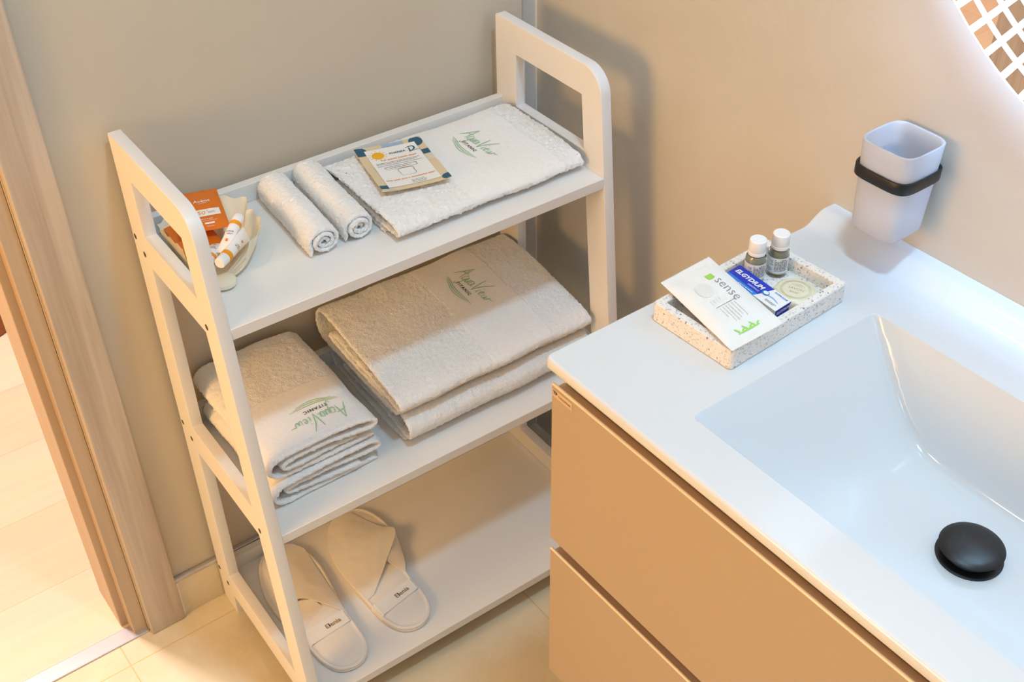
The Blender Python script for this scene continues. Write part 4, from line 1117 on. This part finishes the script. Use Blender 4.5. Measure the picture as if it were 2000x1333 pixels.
# pleat wrapped soap
def soap():
    sx, sy = tl(-0.1865, -0.7080); z = FLZ; seg = 72; R = 0.0255
    prof = [(0.0, 0.0), (R * .86, 0.0), (R * .97, .0025), (R, .0070), (R * .985, .0125), (R * .93, .0160), (R * .80, .0178), (R * .78, .0172), (R * .74, .0178), (R * .40, .0182), (0.0001, .0182)]
    g = lathe([(r, z + h) for r, h in prof], seg, sx, sy, close=False)
    for i, q in enumerate(g.v):
        k = i // seg
        if 2 <= k <= 5:
            a = 2 * PI * (i % seg) / seg; f = 1 + 0.022 * math.sin(a * 13 + 2 * noise.noise(Vector((math.cos(a) * 2, math.sin(a) * 2, 0)))) 
            g.v[i] = (sx + (q[0] - sx) * f, sy + (q[1] - sy) * f, q[2])
    V, F = strokes2d([[(R * .66 * math.cos(a), R * .66 * math.sin(a)) for a in np.linspace(0, 2 * PI, 24)], [(R * .60 * math.cos(a), R * .60 * math.sin(a)) for a in np.linspace(0, 2 * PI, 24)]], 0.0005)
    words = merge2d((V, F), tx('SAVON', 0.006, 0, 0.001, R * .7), tx('SOAP', 0.004, 0, -0.006, R * .4), strokes2d([[(-R * .3, R * .3), (0, R * .42), (R * .3, R * .3)], [(-R * .2, R * .24), (0, R * .3), (R * .2, R * .24)]], 0.0006))
    a = math.radians(-70)
    pr = plane_map(G(), words[0], words[1], (sx, sy, z + .0183), (math.cos(a), math.sin(a), 0), (-math.sin(a), math.cos(a), 0), 0.0002)
    thing('wrapped_soap', [('wrapped_bar', g, SOAPM), ('seal_print', pr, SOAPL)], 'round ivory pleat-wrapped soap in the tray beside the toothpaste carton', 'soap', TR)
soap()

# sense sachet
def pr_sense(W, H):
    # x to the right (towards the wall), y towards the back; the print reads from back to front (down the packet)
    def R(vf):    # rotate so reading direction = front (-y), letter tops point right (+x)
        V, F = vf; return [(q[1], -q[0]) for q in V], F
    out = []
    out.append(('green_square_print', R(rects2d([(-H * .270, W * .17, 0.0092, 0.0092)])), LIME, 0.0006))
    out.append(('name_print', R(tx('sense', 0.019, -H * .055, W * .215, H * .30, bold=-0.0003)), GREYP, 0.0006))
    out.append(('line_print', R(rects2d([(H * .075, -W * .02, 0.0006, W * .36)])), GREYP, 0.0006))
    out.append(('small_print', R(merge2d(text_lines2d(H * .095, W * .13, H * .20, 6, 0.0044, 0.0009, 21, .4))), LGREY, 0.0006))
    out.append(('pale_hand_print', R(merge2d(disc2d(-H * .16, -W * .11, 0.013, 0.010), *[text_lines2d(-H * .02, -W * .02 - i * .0042, H * .06, 1, 1, 0.0011, i) for i in range(4)])), mat('very_pale_print', (232, 230, 226), 0.8), 0.0005))
    sv = strokes2d([[(H * .40, -W * .20 + i * .0055), (H * .385, -W * .19 + i * .0055), (H * .345 + .004 * (i % 2), -W * .20 + i * .0055 + (.004 if i % 2 else -.003))] for i in range(6)] + [[(H * .40, -W * .22), (H * .40, W * .18)]], 0.0022)
    out.append(('grass_print', R((sv[0], sv[1])), LIME, 0.0006))
    return out
def cnr(x, y, z):
    q = TRI @ Vector((x, y, z)); return (q.x, q.y, q.z)
sachet([cnr(-0.3010, -0.6115, ZC + .0305), cnr(-0.2235, -0.6085, ZC + .0310), cnr(-0.2470, -0.7445, ZC + .0305), cnr(-0.3240, -0.7445, ZC + .0305)], 0.0105, mat('sachet_paper', (240, 240, 236), 0.45, 0.4, (200, 0.1)), pr_sense,
       'toiletry_sachet', 'white paper toiletry sachet with green square resting on the terrazzo tray', TR, 0.0022, 'sachet', puff=lambda u, v: 0.6 + .4 * math.sin(v * PI))

# ------------------------------------------------------------------ tumbler and its holder
TX, TY, TZ1, TZ0 = -0.0425, -0.7092, 0.9725, 0.8578
def tumbler():
    def hw(z): return 0.0316 + (0.03635 - 0.0316) * (z - TZ0) / (TZ1 - TZ0)
    rings = [(0.82, TZ0 + .0), (0.93, TZ0 + .0012), (0.985, TZ0 + .004), (1.0, TZ0 + .009)] + [(1.0, TZ0 + .009 + (TZ1 - TZ0 - .010) * t) for t in np.linspace(.1, 1, 10)] + [(0.985, TZ1 - .0002), (0.96, TZ1), (0.925, TZ1 - .0006)]
    V = []; k = 96
    for (s, z) in rings: V += [(x, y, z) for x, y in rsq(hw(z) * s, 4.6, k, TX, TY)]
    for t in np.linspace(1, 0, 10):
        z = TZ0 + .016 + (TZ1 - .003 - TZ0 - .016) * t; V += [(x, y, z) for x, y in rsq(hw(z) * .90, 4.4, k, TX, TY)]
    for (s, dz) in ((.84, .0115), (.70, .0100), (.0005, .0098)): V += [(x, y, TZ0 + dz) for x, y in rsq(hw(TZ0) * s, 4.0, k, TX, TY)]
    n = len(V) // k; g = G(); g.add(V, [tuple(reversed(f)) for f in grid_faces(n, k, wrap_m=True)]); g.f.append(tuple(reversed(range(k))))
    return g
thing('tumbler', [('tumbler', tumbler(), FROST)], 'frosted square tumbler held in a black wall ring above the countertop', 'tumbler', mesh_root=True)
def holder():
    z0, z1 = 0.9275, 0.9420; k = 96; V = []
    for (h, z) in ((0.0364, z0), (0.0382, z0 + .0004), (0.0386, z0 + .001), (0.0386, z1 - .001), (0.0382, z1 - .0003), (0.0364, z1)): V += [(x, y, z) for x, y in rsq(h, 4.6, k, TX, TY)]
    g = G(); g.add(V, [tuple(reversed(f)) for f in grid_faces(6, k, wrap_n=True, wrap_m=True)])
    arm = G().box(-0.0058, -0.0018, TY - .008, TY + .008, z0 + .001, z1 - .001)
    pl = G().box(-0.0022, -0.0002, TY - .010, TY + .014, z0 - .006, z1 + .004)
    thing('tumbler_holder', [('ring', g, BLACK), ('arm', arm, BLACK), ('wall_plate', pl, BLACK)], 'matte black square ring holder on the tiled wall around the tumbler', 'holder')
holder()

# ------------------------------------------------------------------ round lit mirror with square lattice rim
def mirror():
    cy, cz, R = -1.0243, 1.4467, 0.4366; xm = -0.030
    def disc(r, x, seg=160, r0=0.0):
        V = [(x, cy + r * math.cos(2 * PI * k / seg), cz + r * math.sin(2 * PI * k / seg)) for k in range(seg)]
        g = G(); g.add(V, [tuple(reversed(range(seg)))]); g.smooth = False; return g
    glass = G(); seg = 192
    V = [(x, cy + r * math.cos(2 * PI * k / seg), cz + r * math.sin(2 * PI * k / seg)) for (x, r) in ((xm + .004, R), (xm, R)) for k in range(seg)]
    glass.add(V, grid_faces(2, seg, wrap_m=True)); glass.f += [tuple(range(seg)), tuple(reversed(range(seg, 2 * seg)))]; glass.smooth = False
    # lattice: annulus with 4 rings x 96 square windows left open
    lat = G(); nA = 96; rad = [R, .4350, .4158, .4100, .3938, .3880, .3720, .3665, .3515, .3460]
    da = 2 * PI / nA; a_off = math.radians(-47.4); gap = math.radians(0.98)
    xs = xm - 0.0002
    def quad(r0, r1, a0, a1, m=3):
        for i in range(m):
            b0 = a0 + (a1 - a0) * i / m; b1 = a0 + (a1 - a0) * (i + 1) / m
            lat.add([(xs, cy + r * math.cos(a), cz + r * math.sin(a)) for (r, a) in ((r0, b0), (r0, b1), (r1, b1), (r1, b0))], [(0, 1, 2, 3)])
    for k in range(nA):
        a0 = a_off + k * da
        for i in range(0, len(rad) - 1):
            if i % 2 == 0: quad(rad[i], rad[i + 1], a0, a0 + da, 3)
            else: quad(rad[i], rad[i + 1], a0, a0 + gap, 1)
    lat.smooth = False
    # housing and backlight behind the glass
    hs = G(); V = [(x, cy + r * math.cos(2 * PI * k / seg), cz + r * math.sin(2 * PI * k / seg)) for (x, r) in ((-0.0005, R - .05), (xm + .004, R - .05)) for k in range(seg)]
    hs.add(V, grid_faces(2, seg, wrap_m=True))
    bl = G(); V = [(x, cy + r * math.cos(2 * PI * k / seg), cz + r * math.sin(2 * PI * k / seg)) for (x, r) in ((-0.010, R - .0490), (-0.022, R - .0490)) for k in range(seg)]
    bl.add(V, grid_faces(2, seg, wrap_m=True))
    thing('round_mirror', [('mirror_glass', glass, MIRROR), ('lit_lattice', lat, LED), ('housing', hs, METAL), ('backlight_strip', bl, LEDB)], 'round wall mirror with a lit lattice of small squares around its rim', 'mirror')
mirror()
